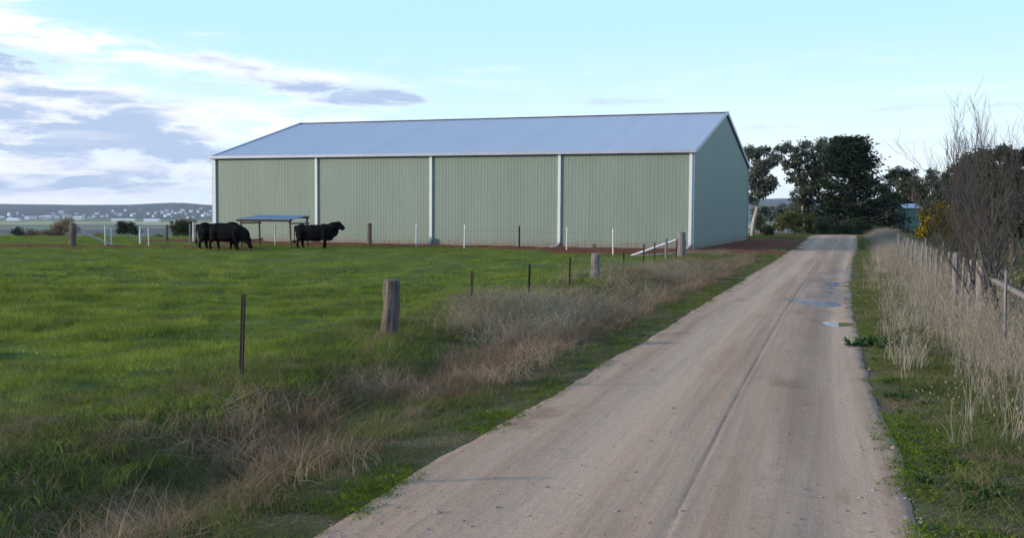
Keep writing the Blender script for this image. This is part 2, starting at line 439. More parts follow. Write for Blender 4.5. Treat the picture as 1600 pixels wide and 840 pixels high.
PUD = [(gp(1280, 473), .66, 1.05, 1.0), (gp(1284, 444), .55, 2.6, .9), (gp(1247, 467), .42, .75, .8), (gp(1312, 505), .28, .50, .8)]
def road_z(x, y, u):   # ruts and a slight crown
    z = .012+.03*np.sin(np.clip(u, 0, 1)*math.pi)
    z = z-.022*np.exp(-((u-.3)/.1)**2)-.026*np.exp(-((u-.86)/.08)**2)-.006*np.exp(-((u-.575)/.008)**2)
    hol = ss(.5, .62, u)*(1-ss(.93, 1.0, u))*ss(17.5, 20, y)*(1-ss(31, 35, y))
    z = z+.010*fbm(x*1.4, y*1.1, 3)+hol*.030*fbm(x*1.9+31, y*1.3+7, 5)
    for (cx, cy), rx, ry, k in PUD:
        dx = x-cx; dy = y-cy; a = dx*math.cos(-.3)+dy*math.sin(-.3); b = -dx*math.sin(-.3)+dy*math.cos(-.3)
        z = z-.050*k*np.exp(-(((a/(rx*.9))**2+(b/(ry*.9))**2)*np.clip(1+1.5*fbm(x*2.3+9, y*1.6, 3), .4, 2.4))**1.4)
    return z+gh(x, y)
v_ = np.concatenate([np.arange(-25, 3, .5), np.arange(3, 40, .12), np.arange(40, 125, .4)])
u_ = np.concatenate([[-.04, -.015], np.linspace(0, .55, 26), np.linspace(.56, .59, 7), np.linspace(.6, 1, 20), [1.015, 1.04]])
U, V = np.meshgrid(u_, v_)
wl = fbm(V*.5, V*0+5, 2)*.06+fbm(V*3.1, V*0+5, 3)*.035; wr = fbm(V*.5, V*0+55, 2)*.06+fbm(V*3.1, V*0+55, 3)*.035
X = xl(V)*(1-U)+xr(V)*U+wl*(1-ss(0, .16, U))+wr*ss(.84, 1, U)
Z = road_z(X, V, U)-np.where((U < 0) | (U > 1), .05, 0)-np.where(np.isclose(U, 1.04) | np.isclose(U, -.04), .05, 0)
nx, ny = len(u_), len(v_); VV = np.stack([X, V, Z], -1).reshape(-1, 3)
i = np.arange((ny-1)*(nx-1)); a = (i//(nx-1))*nx+i % (nx-1); F = np.stack([a, a+1, a+nx+1, a+nx], -1)
me = bpy.data.meshes.new('road'); me.from_pydata(VV.tolist(), [], F.tolist()); me.update()
uvl = me.uv_layers.new(name='UVMap'); UV = np.stack([U, V], -1).reshape(-1, 2)[F.ravel()]; uvl.data.foreach_set('uv', UV.ravel())
me.materials.append(M_ROAD); me.polygons.foreach_set('use_smooth', [True]*len(F))
road = bpy.data.objects.new('road', me); COL.objects.link(road); tag(road, kind='structure')

def dirt_z(x, y):
    m_ = dirt_mask(x, y)
    return gh(x, y)+.03+.05*ss(0, 1.5, m_)+fbm(x*1.3, y*1.3, 4)*.07*ss(0, 1, m_)-.12*(1-ss(-.5, .3, m_))
d = grid_object('red_dirt', np.arange(-27, 33, .3), np.arange(44, 92, .3), dirt_z, [M_RED], None, lambda V: dirt_mask(V[:, 0], V[:, 1]) > -.4)
tag(d, kind='structure')

def puddle(cx, cy, rx, ry, rot, frac):
    n = 36; vs = [(rx*math.cos(2*math.pi*k/n), ry*math.sin(2*math.pi*k/n)) for k in range(n)]
    vs = [(cx+x*math.cos(rot)-y*math.sin(rot), cy+x*math.sin(rot)+y*math.cos(rot)) for x, y in vs]
    rim = np.array(vs); zr_ = road_z(rim[:, 0], rim[:, 1], (rim[:, 0]-xl(rim[:, 1]))/(xr(rim[:, 1])-xl(rim[:, 1])))
    zt = float(np.quantile(zr_, .12))-.004
    mb = MB(); mb.add([(x, y, zt) for x, y in vs], [tuple(range(n))])
    tag(mb.build('puddle', M_WATER), kind='structure')
for (x, y), rx, ry, k in PUD: puddle(x, y, rx*1.12, ry*1.12, -.3, 0)

# ------------------------------------------------------------------ shed
def SP(u, v, z): return (CX+D1[0]*u+D2[0]*v, CY+D1[1]*u+D2[1]*v, z)
shed = empty('farm_shed', (CX, CY, 0))
tag(shed, 'long pale green corrugated steel farm shed with a low gabled grey roof and white downpipes', 'shed')
def local(o):      # parts are written in world metres; hang them under the shed's base point
    o.location = (-CX, -CY, 0); return o
def ribbed(mb, P, length, top, bottom=lambda s: .0, period=.19, depth=.0035, out=1):
    """sheet of trapezoid ribs; P(s, off, z)"""
    prof = [(0, 0), (.62, 0), (.70, 1), (.92, 1)]
    ss_ = []
    k = 0
    while k*period < length:
        for a, b in prof:
            s = (k+a)*period
            if s < length: ss_.append((s, b*depth*out))
        k += 1
    ss_.append((length, 0)); vs = []; fs = []
    for s, o in ss_: vs += [P(s, o, bottom(s)), P(s, o, top(s))]
    for i in range(len(ss_)-1): fs.append((2*i, 2*i+2, 2*i+3, 2*i+1))
    mb.add(vs, fs)
gab = lambda s: SH+SR*(1-abs(s-SW/2)/(SW/2))-.03
mb = MB(); ribbed(mb, lambda s, o, z: SP(s, -o, z), SL, lambda s: SH); local(mb.build('front_wall', M_GREEN, shed))
mb = MB(); ribbed(mb, lambda s, o, z: SP(s, SW+o, z), SL, lambda s: SH); local(mb.build('rear_wall', M_GREEN, shed))
mb = MB(); ribbed(mb, lambda s, o, z: SP(-o, s, z), SW, gab); local(mb.build('gable_wall', M_GREEN, shed))
mb = MB(); ribbed(mb, lambda s, o, z: SP(SL+o, s, z), SW, gab); local(mb.build('gable_wall', M_GREEN, shed))
OV = .10; sl = SR/(SW/2)
for side in (0, 1):
    mb = MB()
    def P(s, o, z, side=side):
        v = -OV+z*(SW/2+OV); zz = SH+.06+(v)*sl+o
        return SP(s-.08, v if side == 0 else SW-v, zz)
    ribbed(mb, P, SL+.16, lambda s: 1, lambda s: 0, .19, .015); local(mb.build('roof', M_ROOF, shed))
def bar(mb, a, b, w, h):
    a = Vector(a); b = Vector(b); d = (b-a).normalized(); s = d.cross(Vector((0, 0, 1))).normalized(); t = s.cross(d)
    vs = [p+s*i*w/2+t*j*h/2 for p in (a, b) for i, j in ((-1, -1), (1, -1), (1, 1), (-1, 1))]
    mb.add(vs, [(0, 1, 2, 3), (7, 6, 5, 4), (0, 4, 5, 1), (1, 5, 6, 2), (2, 6, 7, 3), (3, 7, 4, 0)])
mb = MB(); bar(mb, SP(-.12, SW/2-.12, SH+SR+.075), SP(SL+.12, SW/2-.12, SH+SR+.075), .26, .02); bar(mb, SP(-.12, SW/2+.12, SH+SR+.071), SP(SL+.12, SW/2+.12, SH+SR+.071), .26, .02)
local(mb.build('ridge_cap', M_TRIM, shed))
for v in (-OV-.07, SW+OV+.07):
    mb = MB(); bar(mb, SP(-.14, v, SH+.02), SP(SL+.14, v, SH+.02), .14, .15); local(mb.build('gutter', M_TRIM, shed))
for u in (-.10, SL+.10):
    for s in (0, 1):
        a = SP(u, -OV if s == 0 else SW+OV, SH+.03-OV*sl); b = SP(u, SW/2, SH+SR+.05)
        mb = MB(); bar(mb, a, b, .05, .20); local(mb.build('barge_board', M_TRIM, shed))
for u in (-.034, SL+.034):
    for v in (-.034, SW+.034):
        mb = MB(); su = 1 if u < 0 else -1; sv = 1 if v < 0 else -1
        mb.box(SP(u+su*.06, v, SH/2-.03), (.15, .012, SH-.1), -YAW+math.pi); mb.box(SP(u, v+sv*.07, SH/2-.03), (.012, .15, SH-.1), -YAW+math.pi)
        local(mb.build('corner_flashing', M_TRIM, shed))
mb = MB(); 
mb.box(SP(SL/2, SW/2, .02), (SL-.1, SW-.1, .16), -YAW+math.pi); local(mb.build('floor_slab', M_CONC, shed))
def ray_u(px):   # where a sighted upright on the front wall stands along the wall
    t = sx(px); return (CX-t*CY)/(t*D1[1]-D1[0])
for px, v0 in [(336, -1), (495, -1), (673.5, -1), (873.5, -1), (1078.5, -1)]:
    u = min(max(ray_u(px), .12), SL-.16)
    mb = MB(); rzw = -YAW+math.pi
    mb.box(SP(u, -.052, SH/2+.07), (.155, .075, SH-.45), rzw)
    bar(mb, SP(u, -.052, SH-.16), SP(u, -.12, SH-.03), .15, .07)
    bar(mb, SP(u-.02, -.06, .30), SP(u+.10, -.12, .12), .12, .085); bar(mb, SP(u+.10, -.12, .13), SP(u+.44, -.24, .085), .12, .08)
    local(mb.build('downpipe', M_PIPE, shed, bevel=.012))
for u in (.3, SL*.25, SL*.5, SL*.75, SL-.3):
    mb = MB(); v = SW+.14
    mb.tube([SP(u, v+.06, SH-.05), SP(u, v, SH-.28), SP(u, v, .32), SP(u+.05, v+.04, .16), SP(u+.42, v+.22, .09)], .085, 10); local(mb.build('downpipe', M_PIPE, shed, True))

# ------------------------------------------------------------------ fences
def round_post(x, y, h, r, lean=(0, 0), mat=M_WOOD, name='post', parent=None, n=10):
    z = float(gh(x, y)); mb = MB(); pts = []; rad = []
    K = 6
    for k in range(K+1):
        t = k/K; pts.append((x+lean[0]*t*h+random.uniform(-1, 1)*r*.10, y+lean[1]*t*h+random.uniform(-1, 1)*r*.1, z-.3+(h+.3)*t)); rad.append(r*(1.06-.12*t)*random.uniform(.95, 1.05))
    pts.append((pts[-1][0], pts[-1][1], pts[-1][2]+r*.12)); rad.append(rad[-1]*.75)
    mb.tube(pts, rad, n, True, .14)
    return mb.build(name, mat, parent, r < .05)
def picket(x, y, h, mat=M_RUST, parent=None, lean=(0, 0), w=.032, name='steel_picket'):
    # Y-section star picket
    z = float(gh(x, y)); mb = MB(); a0 = random.uniform(0, 6)
    for k in range(3):
        a = a0+2*math.pi*k/3; dx, dy = math.cos(a)*w, math.sin(a)*w; nx, ny = -math.sin(a)*.0035, math.cos(a)*.0035
        tx, ty = lean[0]*h, lean[1]*h
        vs = [(x-nx, y-ny, z-.3), (x+nx, y+ny, z-.3), (x+dx+nx, y+dy+ny, z-.3), (x+dx-nx, y+dy-ny, z-.3)]
        vs += [(q[0]+tx, q[1]+ty, z+h) for q in vs]
        mb.add(vs, [(0, 3, 2, 1), (4, 5, 6, 7), (0, 1, 5, 4), (1, 2, 6, 5), (2, 3, 7, 6), (3, 0, 4, 7)])
    return mb.build(name, mat, parent)
def wires(parent, pts, heights, mat=M_WIRE, r=.0022, sag=.03):
    for h in heights:
        mb = MB(); P = []
        for (x0, y0), (x1, y1) in zip(pts[:-1], pts[1:]):
            for k in range(4):
                t = k/4; x = x0+(x1-x0)*t; y = y0+(y1-y0)*t
                z = float(gh(x0, y0))*(1-t)+float(gh(x1, y1))*t+h-sag*4*t*(1-t)*random.uniform(.5, 1)
                P.append((x, y, z))
        x, y = pts[-1]; P.append((x, y, float(gh(x, y))+h))
        mb.tube(P, r, 5, False); mb.build('wire', mat, parent)

# near paddock fence beside the road
fl = empty('wire_fence', (0, 0, 0)); tag(fl, 'wire fence of timber posts and thin steel pickets between green paddock and gravel road', 'fence')
def zl(px): return 6.436/(.307-sx(px))
def lpt(px): z = zl(px); return sx(px)*z, z
LP = [(373, 460, 'p'), (607, 438, 'w'), (738, 423, 'p'), (826, 412, 'p'), (890, 402, 'p'), (931, 396, 'w'), (973, 393, 'p'), (1005, 381, 'p'), (1023, 378, 'p'), (1041, 373, 's'), (1057, 372, 'p')]
line = []
for px, ty, kd in [(-190, 0, 'p')]+LP:
    x, y = lpt(px); line.append((x, y))
    h = EYE-(ty-hor(px))*y/FPX if ty else 1.08
    h -= float(gh(x, y))
    if kd == 'w': round_post(x, y, h, .125 if px < 700 else .13, (.06 if px < 700 else .0, 0), M_WOOD if px < 700 else M_WOODP, 'timber_post', fl)
    elif kd == 's': round_post(x, y, h, .06, (0, 0), M_WOODP, 'timber_post', fl)
    else: picket(x, y, h, M_RUST, fl, (.05 if px == 373 else random.uniform(0, .05), 0), .027)
xc, yc = lpt(1065); line.append((xc, yc))
wires(fl, line, (.88, .66, .42, .22))
cpost = round_post(xc, yc, 1.12, .19, (0, 0), M_WOODP, 'corner_post', fl, 12)

# rear paddock fence in front of the shed
fb = empty('wire_fence', (0, 0, 0)); tag(fb, 'low wire fence of white and brown posts running in front of the green shed', 'fence')
BP = [(958, 399, 358, 'W'), (885, 392.5, 355, 'W'), (811, 389, 353, 'r'), (725, 389.5, 351, 'W'), (650, 387, 350, 'W'), (577, 384, 349, 'w'), (429, 386, 350, 'W'),
      (297, 382, 350, 'P'), (232, 385.5, 356, 'W'), (173.5, 386, 358, 'W'), (164, 386, 354, 'W')]
line = [(xc, yc)]
for px, by, ty, kd in BP:
    x, y = gp(px, by); line.append((x, y)); h = (by-ty)*y/FPX
    if kd == 'W': round_post(x, y, h, .030, (random.uniform(-.02, .03), 0), M_WHITE, 'white_post', fb, 8)
    elif kd == 'P': round_post(x, y, h, .055, (.0, 0), M_WOODP, 'timber_post', fb, 8)
    elif kd == 'r': round_post(x, y, h, .045, (0, 0), M_RUST, 'brown_post', fb, 8)
    else: round_post(x, y, h, .13, (.01, 0), M_WOOD, 'timber_post', fb)
x, y = gp(113, 386.5); line.append((x, y)); round_post(x, y, 1.14, .17, (0, 0), M_WOOD, 'corner_post', fb)
z0 = float(gh(x, y))
mb = MB(); mb.tube([(x+.1, y-.05, z0+1.02), (x+.42, y-.1, z0+.84)], .05, 8); mb.build('rail_stub', M_WOOD, fb)
x2, y2 = gp(181, 386); mb = MB(); mb.tube([(x+.15, y, z0+.86), (x2, y2, float(gh(x2, y2))+.02)], .03, 8); mb.build('brace', M_GALV, fb)
wires(fb, line, (.95, .6, .3), r=.003)
x2, y2 = gp(985, 401); mb = MB(); mb.tube([(xc-.15, yc+.1, .80), (x2, y2, .03)], .055, 8); mb.build('brace', M_GALV, fb)
# second line going back from the corner
fc = empty('wire_fence', (0, 0, 0)); tag(fc, 'short wire fence at the far left paddock edge behind the white posts', 'fence')
line = []
for px, by, ty, kd in [(218.5, 382.5, 353, 'W'), (259.5, 379, 351, 'w'), (302, 378.5, 347, 'W')]:
    x, y = gp(px, by); line.append((x, y)); h = (by-ty)*y/FPX
    if kd == 'W': round_post(x, y, h, .055, (0, 0), M_WHITE, 'white_post', fc, 8)
    else: round_post(x, y, h, .10, (.03, 0), M_WOOD, 'timber_post', fc, 8)
wires(fc, line, (.95, .5), r=.003)

# right fence
fr = empty('wire_fence', (0, 0, 0)); tag(fr, 'wire fence of pale grey timber posts behind the tall dry grass right of the road', 'fence')
def zr(px): return 2.476/(sx(px)-.31)
line = []
for px, ty, kd in [(1640, 0, 'w'), (1576, 422, 's'), (1536, 407, 'W'), (1514.5, 406, 's'), (1503, 402, 's'), (1494, 395, 'W2'), (1483, 394, 's'), (1479, 406, 's'), (1471, 398, 's'), (1463, 389, 's'), (1456, 387, 's'),
                   (1448, 384, 's'), (1440, 381, 's'), (1432, 377, 's'), (1424, 374.5, 's'), (1418, 371, 's'), (1411, 369, 's'), (1404, 366, 's')]:
    z = zr(px); x = sx(px)*z; line.append((x, z))
    h = EYE-(ty-hor(px))*z/FPX if ty else 1.2
    h = min(max(h-float(gh(x, z)), .85), 1.35)
    if kd == 'W': round_post(x, z, h, .10, (.0, 0), M_WOODP, 'strainer_post', fr, 12)
    elif kd == 'W2': round_post(x, z, h, .065, (.0, 0), M_WOODP, 'strainer_post', fr, 12)
    elif kd == 'w': round_post(x, z, h, .10, (.0, 0), M_WOODP, 'strainer_post', fr, 12)
    else: round_post(x, z, h, random.uniform(.024, .032), (random.uniform(-.02, .05), 0), M_WOODP, 'thin_post', fr, 8)
wires(fr, line, (.95, .7, .45, .25))
x0, y0 = line[2]; x1, y1 = line[0]
mb = MB(); mb.tube([(x0+.08, y0-.2, 1.0+float(gh(x0, y0))), (x1, y1, 1.0+float(gh(x1, y1)))], .04, 8); mb.build('stay_rail', M_WOODP, fr)
# small lone posts further off
for px, ty, by, r_, lab in [(1446.5, 355, 378, .05, 'thick pale post standing in front of the yellow flowering wattle, left of the two there'),
                           (1474, 354, 378, .05, 'thick pale post standing in front of the yellow flowering wattle, right of the two there'),
                           (1370, 361, 371, .06, 'small grey post beside the far end of the gravel road')]:
    y = EYE*FPX/(by-hor(px)); x = sx(px)*y
    if by == 378: y = 40; x = sx(px)*y
    h = EYE-(ty-hor(px))*y/FPX-float(gh(x, y))
    o = round_post(0, 0, h, r_, (0, 0), M_WOODP, 'post', None, 8); 
    o.location = (x, y, float(gh(x, y))-float(gh(0, 0))); tag(o, lab, 'post', 'lone posts near the road end')
x, y = gp(667, 617)
o = round_post(0, 0, .21, .009, (0.05, 0), M_WOODP, 'marker_stake', None, 6); o.location = (x, y, float(gh(x, y))-float(gh(0, 0))); tag(o, 'short thin pale stake in the rough verge grass left of the road', 'stake')
# loose pale rail lying on the soil by the corner post
x, y = gp(1000, 402)
mb = MB(); mb.tube([(-.9, .35, .06), (.9, -.1, .22)], .04, 8); o = mb.build('loose_rail', M_WOODP); o.location = (x+.6, y, float(gh(x, y))); tag(o, 'grey timber rail lying on red soil beside the corner post', 'rail')

# ------------------------------------------------------------------ stock shelter
x0, y0 = gp(453, 389); x1 = sx(376.5)*(y0+1.0); y1 = y0+1.0
fw = math.hypot(x1-x0, y1-y0); ang = math.atan2(y0-y1, x0-x1)     # local x from left front leg to right front leg
sh = empty('stock_shelter', (x1, y1, float(gh(x1, y1))), ang); tag(sh, 'small open stock shelter on timber legs with flat iron roof between the cattle', 'shelter')
dep = 1.6; hf, hb = 1.43, 1.56
for lx, ly, hh in ((0, 0, hf), (fw, 0, hf), (0, dep, hb), (fw, dep, hb)):
    mb = MB(); mb.tube([(lx, ly, -.3), (lx+.02, ly, .5), (lx-.01, ly, hh)], [.062, .055, .05], 8, True, .15); mb.build('leg', M_WOOD, sh)
for lx in (0, fw):
    for za, zb in ((hf-.12, hb-.26), (.42, .42)):
        mb = MB(); mb.tube([(lx+.07, -.05, za), (lx+.07, dep+.05, zb)], .04, 6); mb.build('rail', M_WOOD, sh)
for ly, hh in ((0, hf), (dep, hb)):
    mb = MB(); mb.tube([(-.1, ly, hh+.03), (fw+.1, ly, hh+.03)], .05, 6); mb.build('beam', M_WOOD, sh)
mb = MB(); nseg = 60; vs = []; fs = []
for k in range(nseg+1):
    xx = -.14+(fw+.28)*k/nseg; w = .012*math.sin(k*math.pi/1.5)
    for ly, hh in ((-.25, hf+.065), (dep+.15, hb+.12)):
        vs += [(xx, ly, hh+w), (xx, ly, hh+w+.012)]
for k in range(nseg):
    a = 4*k; b = a+4; fs += [(a+1, b+1, b+3, a+3), (a, a+2, b+2, b), (a, b, b+1, a+1), (a+2, a+3, b+3, b+2)]
mb.add(vs, fs); mb.build('roof', M_DARKROOF, sh)
mb = MB(); mb.box((fw/2, -.22, hf+.0), (fw+.24, .03, .10)); mb.build('fascia', M_RUST, sh)

# ------------------------------------------------------------------ cattle
def bull(name, loc, rz, pose, scale, label):
    """body masses and tapered limbs fused into one skin by a voxel remesh; faces +X"""
    up = pose == 'up'; mb = MB()
    def ell(c, r, ry=0, n=14):
        vs = []; fs = []; M = Matrix.Rotation(ry, 3, 'Y')
        for i in range(n+1):
            th = math.pi*i/n
            for k in range(n):
                ph = 2*math.pi*k/n; q = M @ Vector((r[0]*math.cos(th), r[1]*math.sin(th)*math.cos(ph), r[2]*math.sin(th)*math.sin(ph))); vs.append((c[0]+q[0], c[1]+q[1], c[2]+q[2]))
        for i in range(n):
            for k in range(n): fs.append((i*n+k, i*n+(k+1) % n, (i+1)*n+(k+1) % n, (i+1)*n+k))
        mb.add(vs, fs)
    ell((-.02, 0, .92), (.96, .38, .39)); ell((-.72, 0, .98), (.36, .33, .36)); ell((.58, 0, .92), (.42, .34, .42)); ell((-.05, 0, .78), (.78, .36, .37))
    ell((.78, 0, .74), (.26, .20, .30)); ell((.52, 0, 1.14), (.34, .20, .22)); ell((-.86, 0, .80), (.20, .28, .34))
    if up:
        ell((.96, 0, 1.14), (.44, .22, .30), R(-24)); ell((1.02, 0, .94), (.26, .14, .30), R(20))
        ell((1.28, 0, 1.33), (.17, .14, .16)); mb.tube([(1.24, 0, 1.32), (1.40, 0, 1.21), (1.53, 0, 1.11), (1.58, 0, 1.07)], [.165, .15, .135, .11], 12)
        e0 = (1.20, 1.40)
    else:
        ell((.98, 0, .84), (.42, .21, .29), R(38)); ell((1.12, 0, .60), (.24, .15, .22), R(60))
        ell((1.24, 0, .50), (.17, .14, .17)); mb.tube([(1.22, 0, .50), (1.31, 0, .32), (1.38, 0, .16), (1.40, 0, .08)], [.145, .12, .105, .08], 12)
        e0 = (1.14, .60)
    for s_ in (-1, 1): mb.tube([(e0[0], s_*.10, e0[1]), (e0[0]-.03, s_*.20, e0[1]+.01), (e0[0]-.06, s_*.31, e0[1]-.04)], [.045, .06, .025], 8)
    mb.tube([(-1.0, 0, 1.22), (-1.11, 0, 1.16), (-1.15, .02, .98), (-1.14, .03, .66), (-1.13, .03, .50)], [.07, .055, .034, .03, .03], 8); ell((-1.13, .03, .40), (.05, .05, .15))
    ell((-.60, 0, .56), (.09, .08, .13)); ell((-.14, 0, .58), (.16, .06, .10)); 
    st = [(.08, -.05), (-.14, .10)] if up else [(.16, -.10), (-.12, .16)]
    for s_, (df, dh) in zip((-1, 1), st):
        y = s_*.20
        mb.tube([(.60, y*.9, 1.0), (.58, y, .78), (.56+df*.3, y, .60), (.55+df*.6, y, .42), (.55+df*.9, y*.95, .20), (.54+df, y*.95, .10), (.57+df, y*.95, -.01)], [.20, .18, .13, .09, .065, .062, .085], 12)
        mb.tube([(-.66, y*.9, 1.0), (-.66, y, .80), (-.68+dh*.3, y*1.05, .62), (-.84+dh*.7, y, .46), (-.86+dh, y*.95, .28), (-.83+dh, y*.95, .12), (-.79+dh, y*.95, -.01)], [.26, .24, .175, .10, .072, .066, .085], 12)
    o = mb.build(name, M_BULL)
    rm = o.modifiers.new('remesh', 'REMESH'); rm.mode = 'VOXEL'; rm.voxel_size = .028; rm.use_smooth_shade = True
    sm = o.modifiers.new('smooth', 'SMOOTH'); sm.factor = .5; sm.iterations = 6
    o.location = loc; o.rotation_euler = (0, 0, rz); o.scale = (scale,)*3
    return tag(o, label, 'cattle', 'black cattle in the paddock')
def at(px, py): x, y = gp(px, py); return (x, y, float(gh(x, y)))
x, y, z = at(492, 389.3); bull('bull', (x, y, z), R(-8), 'up', .94, 'black bull standing side on with head raised right of the small shelter')
x, y, z = at(324, 391); bull('bull', (x+.38, y+.9, z), R(8), 'down', 1.02, 'black bull with its tail towards the left fence, behind the grazing one')
x, y, z = at(352, 391); bull('bull', (x+.10, y, z), R(-16), 'down', .88, 'black bull grazing head down beside the left leg of the shelter')

# ------------------------------------------------------------------ trees
def leaf_quads(C, size, droop=0., flat=1., aspect=.5):
    n = len(C); a = rng.uniform(0, 2*np.pi, n); el = rng.normal(0, .6*flat, n)-droop
    d = np.stack([np.cos(a)*np.cos(el), np.sin(a)*np.cos(el), np.sin(el)], -1)
    t = rng.normal(size=(n, 3)); s = np.cross(d, t); s /= np.linalg.norm(s, axis=1)[:, None]+1e-9
    L_ = (size*rng.uniform(.5, 1.3, n))[:, None]; W_ = L_*aspect
    return np.stack([C, C+d*L_*.5+s*W_*.5, C+d*L_, C+d*L_*.5-s*W_*.5], 1)
def in_ball(n): 
    v = rng.normal(size=(n, 3)); v /= np.linalg.norm(v, axis=1)[:, None]; return v*(rng.random(n)**.45)[:, None]
def limb_path(a, b, k=4, wob=.12):
    a = np.array(a, float); b = np.array(b, float); L_ = np.linalg.norm(b-a); P = []
    for i in range(k+1):
        t = i/k; q = a+(b-a)*t; q = q+rng.normal(size=3)*wob*L_*math.sin(t*math.pi)*.5; q[2] += .10*L_*math.sin(t*math.pi); P.append(tuple(q))
    return P
def tree(name, loc, clumps, trunk_h, trunk_r, leafm, barkm, label, cat='tree', group=None, nleaf=5500, size=.22, droop=.5, lean=(0, 0), stems=1, flat=1., dens=None):
    """clumps: (x, y, z, rx, rz) in metres from the base"""
    root = empty(name, loc); tag(root, label, cat, group)
    tb = MB()
    for s in range(stems):
        ox = (s-(stems-1)/2)*.5
        top = (lean[0]*1.0+ox*2.2, lean[1], trunk_h)
        P = [(ox*.4, 0, -.5), (ox*.6+lean[0]*.1, 0, trunk_h*.25), (ox*1.2+lean[0]*.45+rng.normal()*.08, rng.normal()*.1, trunk_h*.55), top]
        tb.tube(P, [trunk_r*1.25, trunk_r, trunk_r*.8, trunk_r*.55], 9, True, .1)
        for c in clumps:
            if stems > 1 and random.random() < .5: continue
            a = P[2] if c[2] < trunk_h*1.1 else P[3]
            LP_ = limb_path(a, (c[0], c[1], c[2]), 4)
            tb.tube(LP_, [trunk_r*.42, trunk_r*.34, trunk_r*.26, trunk_r*.18, trunk_r*.08], 6, False)
            for _ in range(3):
                e = np.array(c[:3])+in_ball(1)[0]*np.array([c[3], c[3], c[4]])*.8
                tb.tube(limb_path(LP_[3], e, 2), [trunk_r*.15, trunk_r*.1, trunk_r*.04], 4, False)
    tb.build('trunk', barkm, root, True)
    vol = np.array([c[3]**1.6*c[4]**.8 for c in clumps]); vol /= vol.sum(); mb = MB(); Q = []
    for c, w in zip(clumps, vol):
        n = int(nleaf*w); nb = max(4, int(n/38))
        sub = in_ball(nb)*np.array([c[3], c[3], c[4]])+np.array(c[:3])
        idx = rng.integers(0, nb, n); r0 = .22*c[3]+.12
        C = sub[idx]+rng.normal(size=(n, 3))*r0*np.array([.55, .55, .42])
        Q.append(leaf_quads(C, size, droop, flat))
    mb.quads(np.concatenate(Q)); mb.build('crown', leafm, root)
    return root
def zpx(px, py, d): return EYE-(py-hor(px))*d/FPX           # height of a sighted point at a known distance
def clump_px(lst, d, cx):
    """clumps sighted as (px, py, half width px, half height px), given depth scatter"""
    o = []
    for px, py, hw, hh in lst:
        o.append((sx(px)*d-sx(cx)*d, rng.normal()*hw*d/FPX*.7, zpx(px, py, d), hw*d/FPX, hh*d/FPX))
    return o
def tree_px(name, cx, d, lst, th_py, tr, leafm, barkm, label, **kw):
    x = sx(cx)*d; z = float(gh(x, d))
    cl_ = [(a, b, c-z, e, f) for a, b, c, e, f in clump_px(lst, d, cx)]
    return tree(name, (x, d, z), cl_, zpx(cx, th_py, d)-z, tr, leafm, barkm, label, **kw)
TG = 'trees beyond the far end of the road'
tree_px('gum_tree', 1175, 83, [(1185, 262, 15, 14), (1178, 240, 12, 10), (1168, 236, 10, 9), (1194, 288, 14, 12), (1200, 250, 10, 12), (1182, 300, 12, 10), (1205, 280, 8, 12), (1172, 280, 12, 14), (1192, 236, 8, 7), (1170, 310, 8, 10)],
        285, .16, M_EUC, M_PALEBARK, 'slender gum tree with a pale bare trunk right against the far corner of the shed', group=TG, nleaf=7500, size=.26, lean=(.5, 0), droop=.7)
tree_px('gum_tree', 1258, 104, [(1217, 236, 12, 9), (1230, 228, 11, 9), (1212, 248, 8, 8), (1238, 240, 9, 9), (1226, 256, 9, 7), (1240, 252, 14, 12), (1258, 236, 16, 14), (1248, 275, 15, 14), (1265, 262, 14, 12), (1236, 280, 9, 10), (1262, 295, 16, 14), (1278, 240, 12, 14), (1244, 305, 14, 12), (1228, 262, 8, 8), (1275, 280, 12, 18), (1256, 318, 14, 10)],
        300, .22, M_EUC, M_PALEBARK, 'tall grey-green gum tree with several pale stems left of the dark cypress', group=TG, nleaf=10500, size=.28, stems=2, droop=.7)
tree_px('gum_tree', 1296, 112, [(1290, 232, 16, 12), (1305, 224, 16, 10), (1280, 225, 10, 10), (1300, 248, 16, 14), (1318, 232, 14, 10), (1286, 262, 14, 14)], 270, .2, M_EUC, M_PALEBARK,
        'gum tree with a rounded grey top rising just behind the dark cypress', group=TG, nleaf=6800, size=.28, droop=.6)
